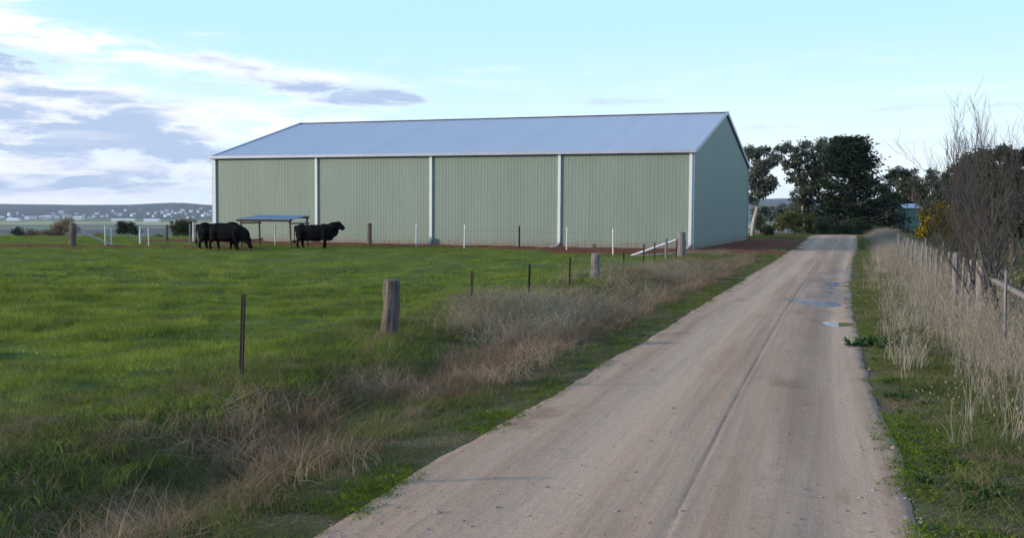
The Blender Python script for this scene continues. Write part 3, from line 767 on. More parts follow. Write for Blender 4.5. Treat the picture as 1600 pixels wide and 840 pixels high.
# the dark spreading cypress: tiers of nearly level boughs
def cypress(cx, d, prof, label):
    x = sx(cx)*d; z = float(gh(x, d)); root = empty('cypress_tree', (x, d, z)); tag(root, label, 'tree', TG)
    tb = MB(); top = zpx(cx, prof[0][0], d)-z
    tb.tube([(0, 0, -.5), (.1, 0, top*.4), (-.1, .1, top*.75), (0, 0, top*.97)], [.55, .42, .25, .06], 10, True, .1)
    Q = []
    P = np.array(prof, float)
    nb = 330
    for k in range(nb):
        t = rng.random()**.9; py = P[0, 0]+(P[-1, 0]-P[0, 0])*t
        lo = np.interp(py, P[:, 0], P[:, 1]); hi = np.interp(py, P[:, 0], P[:, 2])
        a = rng.uniform(0, 2*np.pi); ext_ = (hi if math.cos(a) > 0 else cx*2-lo)-cx
        base_w = (hi-lo)/2
        R_ = (abs(math.cos(a))*abs(ext_)+abs(math.sin(a))*base_w)*d/FPX*rng.uniform(.72, 1.06)
        zz = zpx(cx, py, d)-z
        tip = np.array([math.cos(a)*R_, math.sin(a)*R_, zz]); st_ = np.array([0, 0, max(.5, zz-.25*R_)])
        tb.tube([tuple(st_), tuple((st_+tip)/2+np.array([0, 0, -.1])), tuple(tip)], [.07, .045, .015], 4, False)
        n = 84; s = rng.uniform(.35, 1.0, n)
        C = st_+(tip-st_)*s[:, None]+rng.normal(size=(n, 3))*np.array([.36, .36, .11])
        C[:, 2] += (s**2-.5)*.25
        Q.append(leaf_quads(C, .34, .1, .5, .45))
    tb.build('trunk', M_BARK, root, True); mb = MB(); mb.quads(np.concatenate(Q)); mb.build('crown', M_CYP, root)
cypress(1328, 101, [(215, 1312, 1344), (222, 1298, 1350), (240, 1294, 1345), (253, 1290, 1362), (275, 1284, 1364), (300, 1276, 1376), (325, 1268, 1392), (345, 1258, 1402), (362, 1256, 1404), (372, 1262, 1398)],
        'broad dark cypress with level ragged boughs standing at the end of the road')
tree_px('cypress_tree', 1385, 108, [(1380, 330, 22, 18), (1400, 345, 20, 16), (1372, 350, 20, 14), (1410, 322, 16, 14), (1395, 310, 16, 12), (1420, 345, 10, 14)], 330, .3, M_CYP, M_BARK,
        'low black-green cypress filling the shade right of the big cypress', group=TG, nleaf=6500, size=.3, droop=.1)
tree_px('gum_tree', 1400, 122, [(1386, 278, 14, 12), (1398, 269, 13, 10), (1412, 276, 12, 12), (1418, 300, 14, 14), (1378, 296, 12, 12), (1408, 296, 12, 12), (1390, 306, 18, 12)], 300, .2, M_EUC2, M_BARK,
        'dark gum tree with a domed top between the cypress and the bare poplar', group=TG, nleaf=7000, size=.3)
tree_px('gum_tree', 1424, 118, [(1436, 280, 13, 14), (1446, 296, 12, 14), (1444, 310, 14, 16), (1412, 286, 10, 14), (1448, 335, 14, 16), (1422, 278, 11, 13), (1430, 296, 12, 14), (1418, 300, 10, 12), (1428, 320, 14, 14), (1422, 338, 12, 12)], 300, .18, M_EUC2, M_BARK,
        'narrow dark gum tree above the roof of the little green hut', group=TG, nleaf=9000, size=.3)
tree_px('gum_tree', 1500, 78, [(1468, 300, 18, 18), (1455, 322, 16, 16), (1480, 345, 26, 16), (1478, 285, 16, 14), (1495, 270, 18, 14), (1512, 255, 16, 14), (1500, 300, 24, 18), (1474, 308, 14, 14), (1488, 330, 22, 18), (1520, 280, 16, 18), (1515, 320, 20, 18)], 300, .25, M_EUC2, M_BARK,
        'dark bushy gum tree standing behind the bare saplings, left of two', group=TG, nleaf=17000, size=.27)
tree_px('gum_tree', 1566, 70, [(1540, 248, 18, 14), (1562, 240, 18, 12), (1585, 252, 16, 14), (1608, 244, 18, 14), (1548, 275, 24, 20), (1580, 285, 24, 20), (1612, 285, 22, 22), (1550, 312, 24, 20), (1590, 320, 26, 20), (1535, 335, 20, 16), (1570, 345, 26, 16), (1612, 335, 22, 20)], 300, .3, M_EUC2, M_BARK,
        'dark bushy gum tree standing behind the bare saplings, at the right edge', group=TG, nleaf=24000, size=.26)
tree_px('gum_tree', 1582, 42, [(1560, 290, 16, 16), (1584, 275, 18, 16), (1606, 290, 18, 18), (1570, 320, 22, 18), (1600, 325, 22, 18), (1580, 352, 26, 16), (1612, 355, 20, 16)], 320, .12, M_EUC2, M_BARK,
        'low dense dark green gum among the saplings at the right edge', group=TG, nleaf=17000, size=.16)
tree_px('gum_tree', 1526, 50, [(1512, 318, 16, 14), (1530, 305, 16, 14), (1546, 325, 16, 16), (1520, 345, 20, 14), (1545, 352, 18, 14)], 330, .10, M_EUC2, M_BARK,
        'low dark green gum among the saplings beyond the two thick posts', group=TG, nleaf=7000, size=.16)
for cx_, dd_, ls_ in [(1186, 210, [(1180, 332, 10, 9), (1190, 328, 10, 8), (1198, 336, 9, 7)]), (1215, 230, [(1208, 330, 10, 8), (1218, 326, 11, 9), (1226, 334, 9, 7)]),
                      (1240, 215, [(1232, 326, 10, 9), (1244, 322, 11, 10), (1252, 330, 10, 9)]), (1204, 260, [(1200, 338, 14, 6), (1216, 340, 14, 6), (1184, 341, 12, 6)])]:
    tree_px('gum_tree', cx_, dd_, ls_, 336, .2, M_EUC, M_BARK, 'hazy grey gum down the slope, seen between shed corner and cypress', group='hazy gums down the slope', nleaf=1800, size=.5)
# bushes below
BG = 'bushes near the far end of the road'
def bush(cx, cy, hw, hh, d, mat, label, n=1600, size=.16, bark=M_BARK, name='bush', group=BG, flower=None):
    lst = [(cx+random.uniform(-.6, .6)*hw, cy+random.uniform(-.5, .5)*hh, hw*random.uniform(.35, .55), hh*random.uniform(.4, .6)) for _ in range(7)]
    lst += [(cx-hw*.6, cy+hh*.4, hw*.4, hh*.5), (cx+hw*.6, cy+hh*.4, hw*.4, hh*.5)]
    r_ = tree_px(name, cx, d, lst, cy+hh*.5, .05, mat, bark, label, cat='bush', group=group, nleaf=n, size=size, droop=.0)
    return r_
bush(1222, 346, 22, 18, 88, M_BUSH, 'olive bush on the far side of the red soil', 2600)
bush(1196, 357, 14, 11, 84, M_BUSHD, 'grey scrubby bush beside the pale gum trunk', 1800)
bush(1183, 348, 8, 14, 92, M_BUSHD, 'dark round bush partly behind the shed corner', 1300)
bush(1254, 342, 22, 24, 92, M_BUSH, 'yellow-green bush against the left foot of the cypress', 3200)
bush(1283, 350, 26, 18, 93, M_BUSHD, 'low green bush in front of the middle of the cypress', 3400)
bush(1315, 356, 22, 12, 94, M_BUSHD, 'low dark bush where the road meets the cypress', 2800)
bush(1350, 356, 20, 12, 95, M_CYP, 'low black-green bush right of the road end', 2400)
bush(1452, 340, 14, 22, 66, M_BUSHD, 'dark upright bush behind the yellow wattle', 2200)

# golden wattle
def wattle(cx, d, lst, label):
    r_ = tree_px('wattle_tree', cx, d, lst, 372, .05, M_WATTLE, M_BARK, label, group=None, nleaf=6500, size=.11, droop=.2, stems=2)
    z = r_.location.z; Q = []
    for px, py, hw, hh in lst:
        n = int(3*hw*hh/1.6); C = np.array([(sx(px)-sx(cx))*d, 0, zpx(px, py, d)-z])+in_ball(n)*np.array([hw, hw*1.2, hh])*d/FPX*1.1
        Q.append(leaf_quads(C, .08, 0, 1.4, .8))
    mb = MB(); mb.quads(np.concatenate(Q)); mb.build('flowers', M_FLOWER, r_)
wattle(1470, 40, [(1448, 340, 12, 12), (1500, 350, 12, 12), (1440, 362, 9, 8), (1460, 345, 14, 12), (1475, 332, 14, 12), (1488, 345, 14, 12), (1452, 358, 10, 10), (1478, 358, 16, 10), (1468, 324, 8, 7), (1495, 362, 10, 9)], 'wattle tree covered in golden yellow flowers behind the right fence')

# bare trees
def bare(name, loc, h, r, label, spread=.5, levels=4, group=None, seed=1, stems=1, kids=4, upright=.6, tip=.0034):
    rs = random.Random(seed); root = empty(name, loc); tag(root, label, 'tree', group)
    tb = MB(); tw = MB()
    def grow(p, d, ln, rad, lev):
        k = 4; P = [p]; q = Vector(p); dd = Vector(d)
        for i in range(k):
            dd = (dd+Vector((rs.gauss(0, .13), rs.gauss(0, .13), .10*upright))).normalized(); q = q+dd*ln/k; P.append(tuple(q))
        rad_ = [rad*(1-.16*i) for i in range(k+1)]
        (tb if lev == 0 else tw).tube(P, rad_, 7 if lev == 0 else (5 if lev == 1 else 3), lev < 2)
        if lev >= levels: return
        nk = kids+(1 if lev == 0 else 0)
        for j in range(nk):
            i = min(k, 1+int((j+rs.random())/nk*k)); 
            if lev == 0: i = max(i, 1)
            a = rs.uniform(0, 2*math.pi); b = Vector((math.cos(a), math.sin(a), 0))
            nd = (dd*1.0+b*spread*rs.uniform(.7, 1.4)+Vector((0, 0, upright*.5))).normalized()
            grow(P[i], tuple(nd), ln*rs.uniform(.52, .78), max(rad_[i]*.58, tip), lev+1)
    for s in range(stems):
        a = rs.uniform(0, 6.28); w = .0 if stems == 1 else .35
        grow((math.cos(a)*w*.4, math.sin(a)*w*.4, -.15), (math.cos(a)*w, math.sin(a)*w, 1), h*.42, r*rs.uniform(.7, 1.1), 0)
    tb.build('trunk', M_TWIG if r < .05 else M_BARK, root, True); tw.build('branches', M_TWIG, root)
    return root
SG = 'bare saplings behind the right fence'
def bare_px(px, d, toppy, label, **kw):
    x = sx(px)*d; z = float(gh(x, d)); h = zpx(px, toppy, d)-z
    return bare('bare_tree', (x, d, z), h, kw.pop('r', .045), label, **kw)
bare_px(1536, 18.9, 150, 'bare forked sapling rising directly behind the thick strainer post', r=.045, seed=3, group=SG, spread=.45, levels=4, kids=4)
bare_px(1494, 24.5, 245, 'bare sapling with a low V fork behind the second thick post', r=.045, seed=5, stems=2, group=SG, spread=.5, levels=3, kids=5)
bare_px(1562, 22, 125, 'tall bare many-stemmed sapling between the strainer post and the right edge', r=.04, seed=8, stems=3, group=SG, levels=4, kids=3, spread=.42)
bare_px(1592, 17, 110, 'bare sapling with pale leaning stems, nearest the right edge', r=.04, seed=12, stems=3, group=SG, levels=4, kids=3)
bare_px(1515, 31, 230, 'bare sapling in the gap between the two thick posts', r=.045, seed=17, stems=2, group=SG, levels=3, kids=5)
bare_px(1548, 36, 130, 'tall bare sapling farther back above the dark gum', r=.06, seed=21, stems=2, group=SG, levels=4, kids=3, spread=.4)
bare_px(1488, 60, 190, 'bare tree with long straight upright rods above the wattle', r=.09, seed=24, stems=3, group=SG, levels=4, kids=3, spread=.3, upright=1.0, tip=.014)
bare_px(1448, 95, 250, 'leafless poplar with upright rods beside the little green hut', r=.12, seed=29, stems=3, levels=4, spread=.26, upright=1.0, group='bare trees', tip=.010, kids=3)
bare_px(1604, 24, 120, 'bare sapling cut by the right edge of the view', r=.05, seed=31, stems=3, group=SG, levels=4, kids=3)
# brushwood under the saplings
mb = MB()
for k in range(360):
    x = random.uniform(9.0, 19); y = random.uniform(19, 46)
    if x < 8.7+.31*(y-17.4)+.5 or x > 11.5+.34*(y-17.4)+3: continue
    z = float(gh(x, y)); h = random.uniform(.5, 1.7); a = random.uniform(0, 6.28); l = random.uniform(.1, .5)
    p = Vector((x, y, z-.05)); P = [tuple(p)]
    for i in range(4): p = p+Vector((math.cos(a)*l*h/4+random.gauss(0, .04), math.sin(a)*l*h/4+random.gauss(0, .04), h/4)); P.append(tuple(p))
    mb.tube(P, [.012, .010, .008, .006, .003], 3, False)
    for j in range(6):
        i = random.randint(1, 4); q = Vector(P[i]); w = Vector((random.gauss(0, 1), random.gauss(0, 1), random.uniform(.2, 1.4))).normalized()*random.uniform(.2, .5)
        mb.tube([tuple(q), tuple(q+w*.5+Vector((0, 0, .03))), tuple(q+w)], [.006, .004, .002], 3, False)
o = mb.build('brushwood', M_TWIG); tag(o, 'tangled leafless brushwood under the bare saplings', 'brushwood', kind='stuff')

# bushes at the far left paddock edge
LG = 'bushes at the far left paddock edge'
bush(201, 358, 20, 14, 98, M_BUSHD, 'round green bush beyond the left fence', 2600, .2, group=LG)
bush(286, 357, 21, 18, 96, M_BUSH, 'larger tawny green bush just left of the shed', 3400, .2, group=LG)
bush(100, 352, 26, 18, 130, M_TAN, 'tall leafless tan thicket behind the left timber corner post', 3600, .2, group=LG)
bush(55, 366, 30, 9, 110, M_BROWNB, 'low reddish brown scrub left of the timber corner post', 2600, .2, group=LG)
bush(28, 363, 9, 10, 108, M_BUSHD, 'small dark bush at the far left of the paddock edge', 900, .2, group=LG)
bush(80, 367, 22, 8, 112, M_BROWNB, 'low red-brown scrub behind the timber corner post', 2000, .2, group=LG)
bush(150, 371, 20, 6, 112, M_BROWNB, 'low dark heath patch between corner post and round bush', 1500, .2, group=LG)
bush(243, 370, 14, 6, 112, M_BUSHD, 'low dark bush between the round bush and the tawny bush', 900, .2, group=LG)

# ------------------------------------------------------------------ hut and cottage beyond the crest
def cabin(name, cx, d, w, dp, h, rise, wm, rm, label, cat, rz=.15, dz=0):
    x = sx(cx)*d; z = float(gh(x, d))+dz; root = empty(name, (x, d, z), rz); tag(root, label, cat)
    mb = MB(); vs = [(-w/2, 0, -.5), (w/2, 0, -.5), (w/2, dp, -.5), (-w/2, dp, -.5), (-w/2, 0, h), (w/2, 0, h), (w/2, dp, h), (-w/2, dp, h), (-w/2, dp/2, h+rise), (w/2, dp/2, h+rise)]
    mb.add(vs, [(0, 1, 5, 4), (2, 3, 7, 6), (1, 2, 6, 9, 5), (3, 0, 4, 8, 7)]); mb.build('wall', wm, root)
    e = .2
    for s in (0, 1):
        mb = MB(); y0_ = -e if s == 0 else dp+e; zz = h-rise*e/(dp/2)+.03
        a = [(-w/2-e, y0_, zz), (w/2+e, y0_, zz), (w/2+e, dp/2, h+rise+.03), (-w/2-e, dp/2, h+rise+.03)]
        b = [(q[0], q[1], q[2]+.04) for q in a]; mb.add(a+b, [(0, 1, 2, 3), (7, 6, 5, 4), (0, 4, 5, 1), (1, 5, 6, 2), (2, 6, 7, 3), (3, 7, 4, 0)]); mb.build('roof', rm, root)
    return root
hut = cabin('garden_hut', 1424, 102, 1.6, 2.0, 2.35, .35, M_SHEDG, M_GALV, 'little faded green hut with a pale iron roof under the trees at the road end', 'hut', dz=.35)
mb = MB(); mb.box((0.05, -.025, .7), (.7, .04, 1.9)); mb.build('door', M_SHEDG, hut)
hs = cabin('farmhouse', 1398, 128, 4.6, 6, 3.2, .9, M_BRICK, M_GALV, 'dark brick farmhouse with a pale iron roof mostly hidden by the cypress trees', 'house', dz=1.0)
for wx in (-1.4, .2): 
    mb = MB(); mb.box((wx, -.02, 1.6), (.9, .05, 1.0)); w_ = mb.build('window', M_WHITE, hs); mb = MB(); mb.box((wx, -.05, 1.6), (.78, .03, .88)); mb.build('pane', M_GLASS, w_)

# ------------------------------------------------------------------ distant town
def house_mesh(w, dp, h, rise, wm, rm, name):
    root = empty(name, (0, 0, 0))
    mb = MB(); vs = [(-w/2, 0, -2), (w/2, 0, -2), (w/2, dp, -2), (-w/2, dp, -2), (-w/2, 0, h), (w/2, 0, h), (w/2, dp, h), (-w/2, dp, h), (-w/2, dp/2, h+rise), (w/2, dp/2, h+rise)]
    mb.add(vs, [(0, 1, 5, 4), (2, 3, 7, 6), (1, 2, 6, 9, 5), (3, 0, 4, 8, 7)]); mb.build('wall', wm, root)
    mb = MB(); e = .5; a = [(-w/2-e, -e, h-.2), (w/2+e, -e, h-.2), (w/2+e, dp/2, h+rise+.1), (-w/2-e, dp/2, h+rise+.1), (w/2+e, dp+e, h-.2), (-w/2-e, dp+e, h-.2)]
    mb.add(a, [(0, 1, 2, 3), (3, 2, 4, 5)]); mb.build('roof', rm, root)
    return root
def copy_tree(o):
    c = o.copy(); COL.objects.link(c)
    for ch in o.children:
        k = ch.copy(); COL.objects.link(k); k.parent = c
    return c
protos = [house_mesh(13, 10, 5.0, 2.4, M_TOWNW, M_TOWNR, 'town_house'), house_mesh(9, 9, 6.0, 3.0, M_TOWNW, M_TOWNR, 'town_house'), house_mesh(11, 8, 4.5, 2.0, M_TOWNC, M_TOWNR, 'town_house')]
def town_label(px, py):
    row = 'high on the far hill' if py < 330 else ('part way up the far hill' if py < 337 else 'at the foot of the far hill')
    side = 'at the left edge' if px < 60 else ('left of the corner post' if px < 110 else ('above the white posts' if px < 190 else ('above the round bush' if px < 250 else 'near the shed')))
    return f'tiny pale house {row}, {side}'
HP = [(3, 339), (13, 336), (36, 337), (42, 341), (55, 341), (63, 339), (70, 342), (88, 340), (95, 332), (98, 337), (100, 340), (104, 339), (107, 338), (113, 341), (131, 337), (151, 334), (159, 338), (167, 338), (180, 334), (187, 336),
      (195, 329), (219, 328), (244, 333), (253, 333), (263, 335), (270, 332), (274, 333), (281, 332), (303, 339), (309, 331), (314, 326), (322, 334), (327, 336), (16, 341), (49, 341), (120, 334), (140, 340), (148, 339),
      (290, 335), (298, 330), (316, 337), (239, 338), (231, 334), (210, 334), (205, 337), (176, 330), (262, 329), (285, 329), (330, 330), (75, 337), (28, 334), (83, 335), (257, 338), (268, 338), (293, 340)]
used = [False]*3
def ground_hit(px, py):
    t = sx(px); s = (py-hor(px))/FPX; dd = np.arange(1200, 7000, 8.); zz = EYE-s*dd; g_ = gh(t*dd, dd)
    k = np.where(g_ >= zz)[0]
    return float(dd[k[0]]) if len(k) else 5200.
for k, (px, py) in enumerate(HP):
    d_ = min(max(ground_hit(px, py+1.2), 3350), 6000); q = random.randrange(3)
    if used[q]: o = copy_tree(protos[q])
    else: o = protos[q]; used[q] = True
    x = sx(px)*d_; o.location = (x, d_, float(gh(x, d_))); o.rotation_euler = (0, 0, random.uniform(-.6, .6)); s = random.uniform(.8, 1.15)*(1.25 if py in (332, 326) else 1); o.scale = (s*1.15, s, s*1.45)
    tag(o, town_label(px, py), 'house', 'houses of the distant town')
# the label is shared only inside one cluster, which nothing in the photo tells apart
for px0, px1, py, wm, lab in [(173, 209, 342.5, M_TOWNC, 'long cream distant industrial shed in line with the white fence posts'), (224, 247, 342.5, M_TOWNW, 'long white distant industrial shed left of the tawny bush'),
                              (10, 28, 342.5, M_TOWNW, 'long white distant shed near the left edge of the view'), (114, 128, 339, M_TOWNC, 'long cream distant shed just right of the timber corner post'),
                              (64, 80, 338.5, M_TOWNR, 'long grey-roofed distant shed left of the timber corner post')]:
    d_ = 3300; w = (px1-px0)*d_/FPX; r_ = house_mesh(w, 25, 7.5, 2.0, wm, M_TOWNW, 'industrial_shed'); x = sx((px0+px1)/2)*d_
    r_.location = (x, d_, float(gh(x, d_))+(342.5-py)*2); tag(r_, lab, 'shed')

# ------------------------------------------------------------------ grasses: tufts instanced on points
def tuft(nm, nbl, h, w, spread, bend, mat, seg=3, seed=0, head=0.0, hvar=.4):
    rs = random.Random(seed); mb = MB()
    for b in range(nbl):
        a = rs.uniform(0, 6.283); r = spread*math.sqrt(rs.random()); x = r*math.cos(a); y = r*math.sin(a)
        hh = h*rs.uniform(1-hvar, 1+hvar*.5); ba = rs.uniform(0, 6.283); bd = bend*rs.uniform(.3, 1.4)*hh
        fa = rs.uniform(0, 3.14); fx, fy = math.cos(fa), math.sin(fa); vs = []; 
        for i in range(seg+1):
            t = i/seg; ww = w*(1-t*.85)*.5
            if head and i == seg: ww = w*.25
            px_ = x+math.cos(ba)*bd*t*t; py_ = y+math.sin(ba)*bd*t*t; pz = hh*t*(1-.35*min(1, bend)*t)
            vs += [(px_-fx*ww, py_-fy*ww, pz), (px_+fx*ww, py_+fy*ww, pz)]
        mb.add(vs, [(2*i, 2*i+1, 2*i+3, 2*i+2) for i in range(seg)])
        if head:
            cx_, cy_, cz = (vs[-1][0]+vs[-2][0])/2, (vs[-1][1]+vs[-2][1])/2, vs[-1][2]
            for q in range(3):
                aa = rs.uniform(0, 6.28); l_ = head*rs.uniform(.7, 1.3)
                mb.add([(cx_, cy_, cz-l_*.4), (cx_+math.cos(aa)*w*1.6, cy_+math.sin(aa)*w*1.6, cz+l_*.1), (cx_+math.cos(ba)*l_*.2, cy_+math.sin(ba)*l_*.2, cz+l_*.7), (cx_-math.cos(aa)*w*1.0, cy_-math.sin(aa)*w*1.0, cz+l_*.2)], [(0, 1, 2, 3)])
    me = bpy.data.meshes.new(nm); me.from_pydata(mb.v, [], mb.f); me.update(); me.materials.append(mat)
    return bpy.data.objects.new(nm, me)
def weed(nm, n, L_, mat, seed):
    rs = random.Random(seed); mb = MB()
    for k in range(n):
        a = rs.uniform(0, 6.28); el = rs.uniform(.1, .9); l = L_*rs.uniform(.6, 1.2); w = l*.28
        d_ = Vector((math.cos(a)*math.cos(el), math.sin(a)*math.cos(el), math.sin(el))); s = Vector((-math.sin(a), math.cos(a), 0)); up = s.cross(d_)*-1
        p0 = Vector((0, 0, .0)); p1 = p0+d_*l*.5; p2 = p0+d_*l+Vector((0, 0, -.15*l))
        mb.add([p0-s*w*.15, p0+s*w*.15, p1+s*w*.5+up*-.02, p2, p1-s*w*.5+up*-.02, p1], [(0, 1, 5), (1, 2, 5), (2, 3, 5), (3, 4, 5), (4, 0, 5)])
    me = bpy.data.meshes.new(nm); me.from_pydata([tuple(v) for v in mb.v], [], mb.f); me.update(); me.materials.append(mat)
    return bpy.data.objects.new(nm, me)
def scatter(name, label, cat, P, sc, srcs, tilt=.12):
    """one stuff object: points with an instancer"""
    P = np.asarray(P); n = len(P)
    me = bpy.data.meshes.new(name); me.vertices.add(n); me.vertices.foreach_set('co', P.ravel().astype(np.float32)); me.update()
    a = me.attributes.new('rot', 'FLOAT_VECTOR', 'POINT'); rt = np.stack([rng.normal(0, tilt, n), rng.normal(0, tilt, n), rng.uniform(0, 6.283, n)], -1); a.data.foreach_set('vector', rt.ravel())
    a = me.attributes.new('scl', 'FLOAT_VECTOR', 'POINT'); sc = np.asarray(sc); sc = np.repeat(sc[:, None], 3, 1) if sc.ndim == 1 else sc; a.data.foreach_set('vector', sc.ravel())
    a = me.attributes.new('idx', 'INT', 'POINT'); a.data.foreach_set('value', rng.integers(0, len(srcs), n).astype(np.int32))
    o = bpy.data.objects.new(name, me); COL.objects.link(o)
    coll = bpy.data.collections.new(name+'_sources')
    for s in srcs: coll.objects.link(s)
    ng = bpy.data.node_groups.new(name+'_scatter', 'GeometryNodeTree')
    ng.interface.new_socket('Geometry', in_out='INPUT', socket_type='NodeSocketGeometry'); ng.interface.new_socket('Geometry', in_out='OUTPUT', socket_type='NodeSocketGeometry')
    gi = ng.nodes.new('NodeGroupInput'); go = ng.nodes.new('NodeGroupOutput'); ip = ng.nodes.new('GeometryNodeInstanceOnPoints'); ci = ng.nodes.new('GeometryNodeCollectionInfo')
    ci.inputs['Collection'].default_value = coll; ci.inputs['Separate Children'].default_value = True; ci.inputs['Reset Children'].default_value = True
    def attr(nm, ty):
        q = ng.nodes.new('GeometryNodeInputNamedAttribute'); q.data_type = ty; q.inputs['Name'].default_value = nm; return q.outputs['Attribute']
    ng.links.new(gi.outputs[0], ip.inputs['Points']); ng.links.new(ci.outputs[0], ip.inputs['Instance']); ip.inputs['Pick Instance'].default_value = True
    ng.links.new(attr('idx', 'INT'), ip.inputs['Instance Index']); ng.links.new(attr('rot', 'FLOAT_VECTOR'), ip.inputs['Rotation']); ng.links.new(attr('scl', 'FLOAT_VECTOR'), ip.inputs['Scale'])
    ng.links.new(ip.outputs[0], go.inputs[0])
    md = o.modifiers.new('scatter', 'NODES'); md.node_group = ng
    return tag(o, label, cat, kind='stuff')
def sample(n, x0, x1, y0, y1, w, near=None):
    """n tries in the frustum-like wedge, kept with probability w(x, y)"""
    y = rng.uniform(0, 1, n); y = y0*(y1/y0)**y if near else y0+(y1-y0)*y
    x = rng.uniform(x0, x1, n) if not near else rng.uniform(-.62, .62, n)*y+rng.uniform(-1, 1, n)*.6
    k = rng.random(n) < w(x, y); x = x[k]; y = y[k]
    return x, y
def P3(x, y, dz=0): return np.stack([x, y, gh(x, y)+dz], -1)
def dl(x, y): return (xl(y)-x)*.95
def dr(x, y): return (x-xr(y))*.95
fence_d = lambda x, y: (-1.8+.307*(y-15.1)-x)*.95        # >0 on the paddock side of the left fence

# paddock
def w_pad(x, y):
    u, v = shed_uv(x, y); inside = (v > 0) & (v < SW) & (u > 0) & (u < SL)
    return ((dl(x, y) > 2.2) & (dirt_mask(x, y) < .25) & ~inside & (y < plateau_edge(x)+6))*1.0
g1 = [tuft('grass_patch', 110, .13, .010, .30, .9, M_GRASS, 3, s) for s in range(6)]
g1f = [tuft('far_grass_patch', 150, .10, .022, .60, .9, M_GRASS, 2, 10+s) for s in range(5)]
def padscale(x, y):
    lush = fbm(x*.45+3, y*.8, 3); short = 1-.62*ss(22, 44, y)
    return (1+.25*lush), np.clip(.85+1.15*lush+.3*rng.random(len(x)), .35, 2.0)*short
def jgrid(x0, x1, y0, y1, st, w):
    X, Y = np.meshgrid(np.arange(x0, x1, st), np.arange(y0, y1, st)); x = (X+rng.uniform(-.5, .5, X.shape)*st).ravel(); y = (Y+rng.uniform(-.5, .5, X.shape)*st).ravel()
    k = (rng.random(len(x)) < w(x, y)) & (np.abs(x) < .56*y+2.5); return x[k], y[k]
x, y = jgrid(-18, 8, 4.8, 26, .27, w_pad); a_, b_ = padscale(x, y)
scatter('paddock_grass', 'lush short green pasture grass in the near half of the paddock', 'grass', P3(x, y, -.01), np.stack([a_, a_, b_], -1), g1)
x, y = jgrid(-50, 45, 26, 92, .48, w_pad); a_, b_ = padscale(x, y)
scatter('far_paddock_grass', 'short green pasture grass in the far half of the paddock', 'grass', P3(x, y, -.01), np.stack([a_, a_, b_], -1), g1f)
# verge short grass both sides
def w_ver(x, y):
    a = dl(x, y); b = dr(x, y); n = fbm(x*1.2, y*1.2, 3)
    e = np.where((a > -.05+.14*n) & (a < 4.5), 1., 0)+np.where((b > -.06+.13*n) & (b < 14), 1., 0)
    near_edge = np.minimum(np.abs(a), np.abs(b))
    return np.clip(e, 0, 1)*(.55+.45*ss(.0, .3, near_edge))*(dirt_mask(x, y) < .1)
g2 = [tuft('short_patch', 170, .075, .0085, .26, 1.2, M_VERGE, 3, 20+s) for s in range(5)]
x, y = jgrid(-18, 45, 4.6, 95, .24, lambda x, y: w_ver(x, y)*np.where(y < 30, 1, .45))
n_ = fbm(x*.8, y*.8, 3); dd = np.maximum(dl(x, y), dr(x, y))
s = np.clip((.75+.5*n_+.3*rng.random(len(x)))*(.6+.6*ss(0, 1., dd)), .35, 1.7)
wd = (.45+.55*ss(.1, .5, dd))*(1+y/70)
scatter('verge_grass', 'short patchy green grass along both edges of the road', 'grass', P3(x, y, -.005), np.stack([wd, wd, s], -1), g2, .08)
# bright mossy grass right on the road edge
g2b = [tuft('moss_tuft', 16, .035, .010, .10, 1.4, leafy('edge_moss', [(.07, .12, .015), (.13, .19, .02), (.2, .25, .03)], 2, .4), 2, 60+s) for s in range(3)]
x, y = sample(40000, 0, 0, 5.2, 50, lambda x, y: (((np.abs(dl(x, y)-.18) < .22) | (np.abs(dr(x, y)-.22) < .28)) & (fbm(x*1.1+9, y*1.1, 3) > .05))*1.0, True)
scatter('edge_grass', 'bright yellow-green low growth on the very edge of the gravel', 'grass', P3(x, y, .0), np.clip(.7+.6*rng.random(len(x)), .4, 1.6)*(1+y/60), g2b, .2)
# tall dry grass, right
def w_dryr(x, y):
    b = dr(x, y); n = fbm(x*.7, y*.7, 3)
    return (.12*ss(.3, .6, b)+.88*ss(.65+.5*n, 1.5+.4*n, b))*(1-ss(2.4, 3.2, b))*(.45+.9*n)
g3 = [tuft('dry_tuft', 22, .82, .0055, .17, .34, M_DRYR, 4, 40+s, .035, .65) for s in range(5)]
x, y = jgrid(2, 45, 5, 92, .17, lambda x, y: w_dryr(x, y)*np.where(y < 25, 1, .5))
n_ = fbm(x*.5+4, y*.5, 3)
s = np.clip(.85+.5*n_+.45*(rng.random(len(x))-.5), .3, 1.35)*(1-.25*ss(35, 60, y))*(.72+.28*ss(.9, 1.9, dr(x, y)))
scatter('tall_dry_grass', 'tall pale seeding dry grass between the road and the right fence', 'grass', P3(x, y, -.02), np.stack([s*(1+y/45), s*(1+y/45), s*(1-.08*ss(1.7, 2.4, dr(x, y)))], -1), g3, .07)
# dry grass, left: along the fence, thicker further on
def w_dryl(x, y):
    a = dl(x, y); f_ = fence_d(x, y); n = fbm(x*.55+20, y*.35, 3)
    band_ = ss(1.0, 1.8, a)*(1-ss(-.3, .9, f_+.6*n))
    k = ss(14.5, 17.5, y)
    return np.clip(band_*k*(.42+1.5*n), .0, 1)*(y < 50)*(dirt_mask(x, y) < .5)
g4 = [tuft('dry_tuft', 26, .46, .0065, .18, .5, M_DRY, 4, 80+s, .016) for s in range(5)]
x, y = jgrid(-8, 14, 6, 50, .20, w_dryl)
n_ = fbm(x*.5+14, y*.5, 3)
s = np.clip(.8+.8*n_+.45*(rng.random(len(x))-.5), .3, 1.4)*(1-.45*ss(30, 44, y))
scatter('verge_dry_grass', 'pale dry grass standing along the left paddock fence', 'grass', P3(x, y, -.02), np.stack([s*(1.1+y/40), s*(1.1+y/40), s], -1), g4, .14)
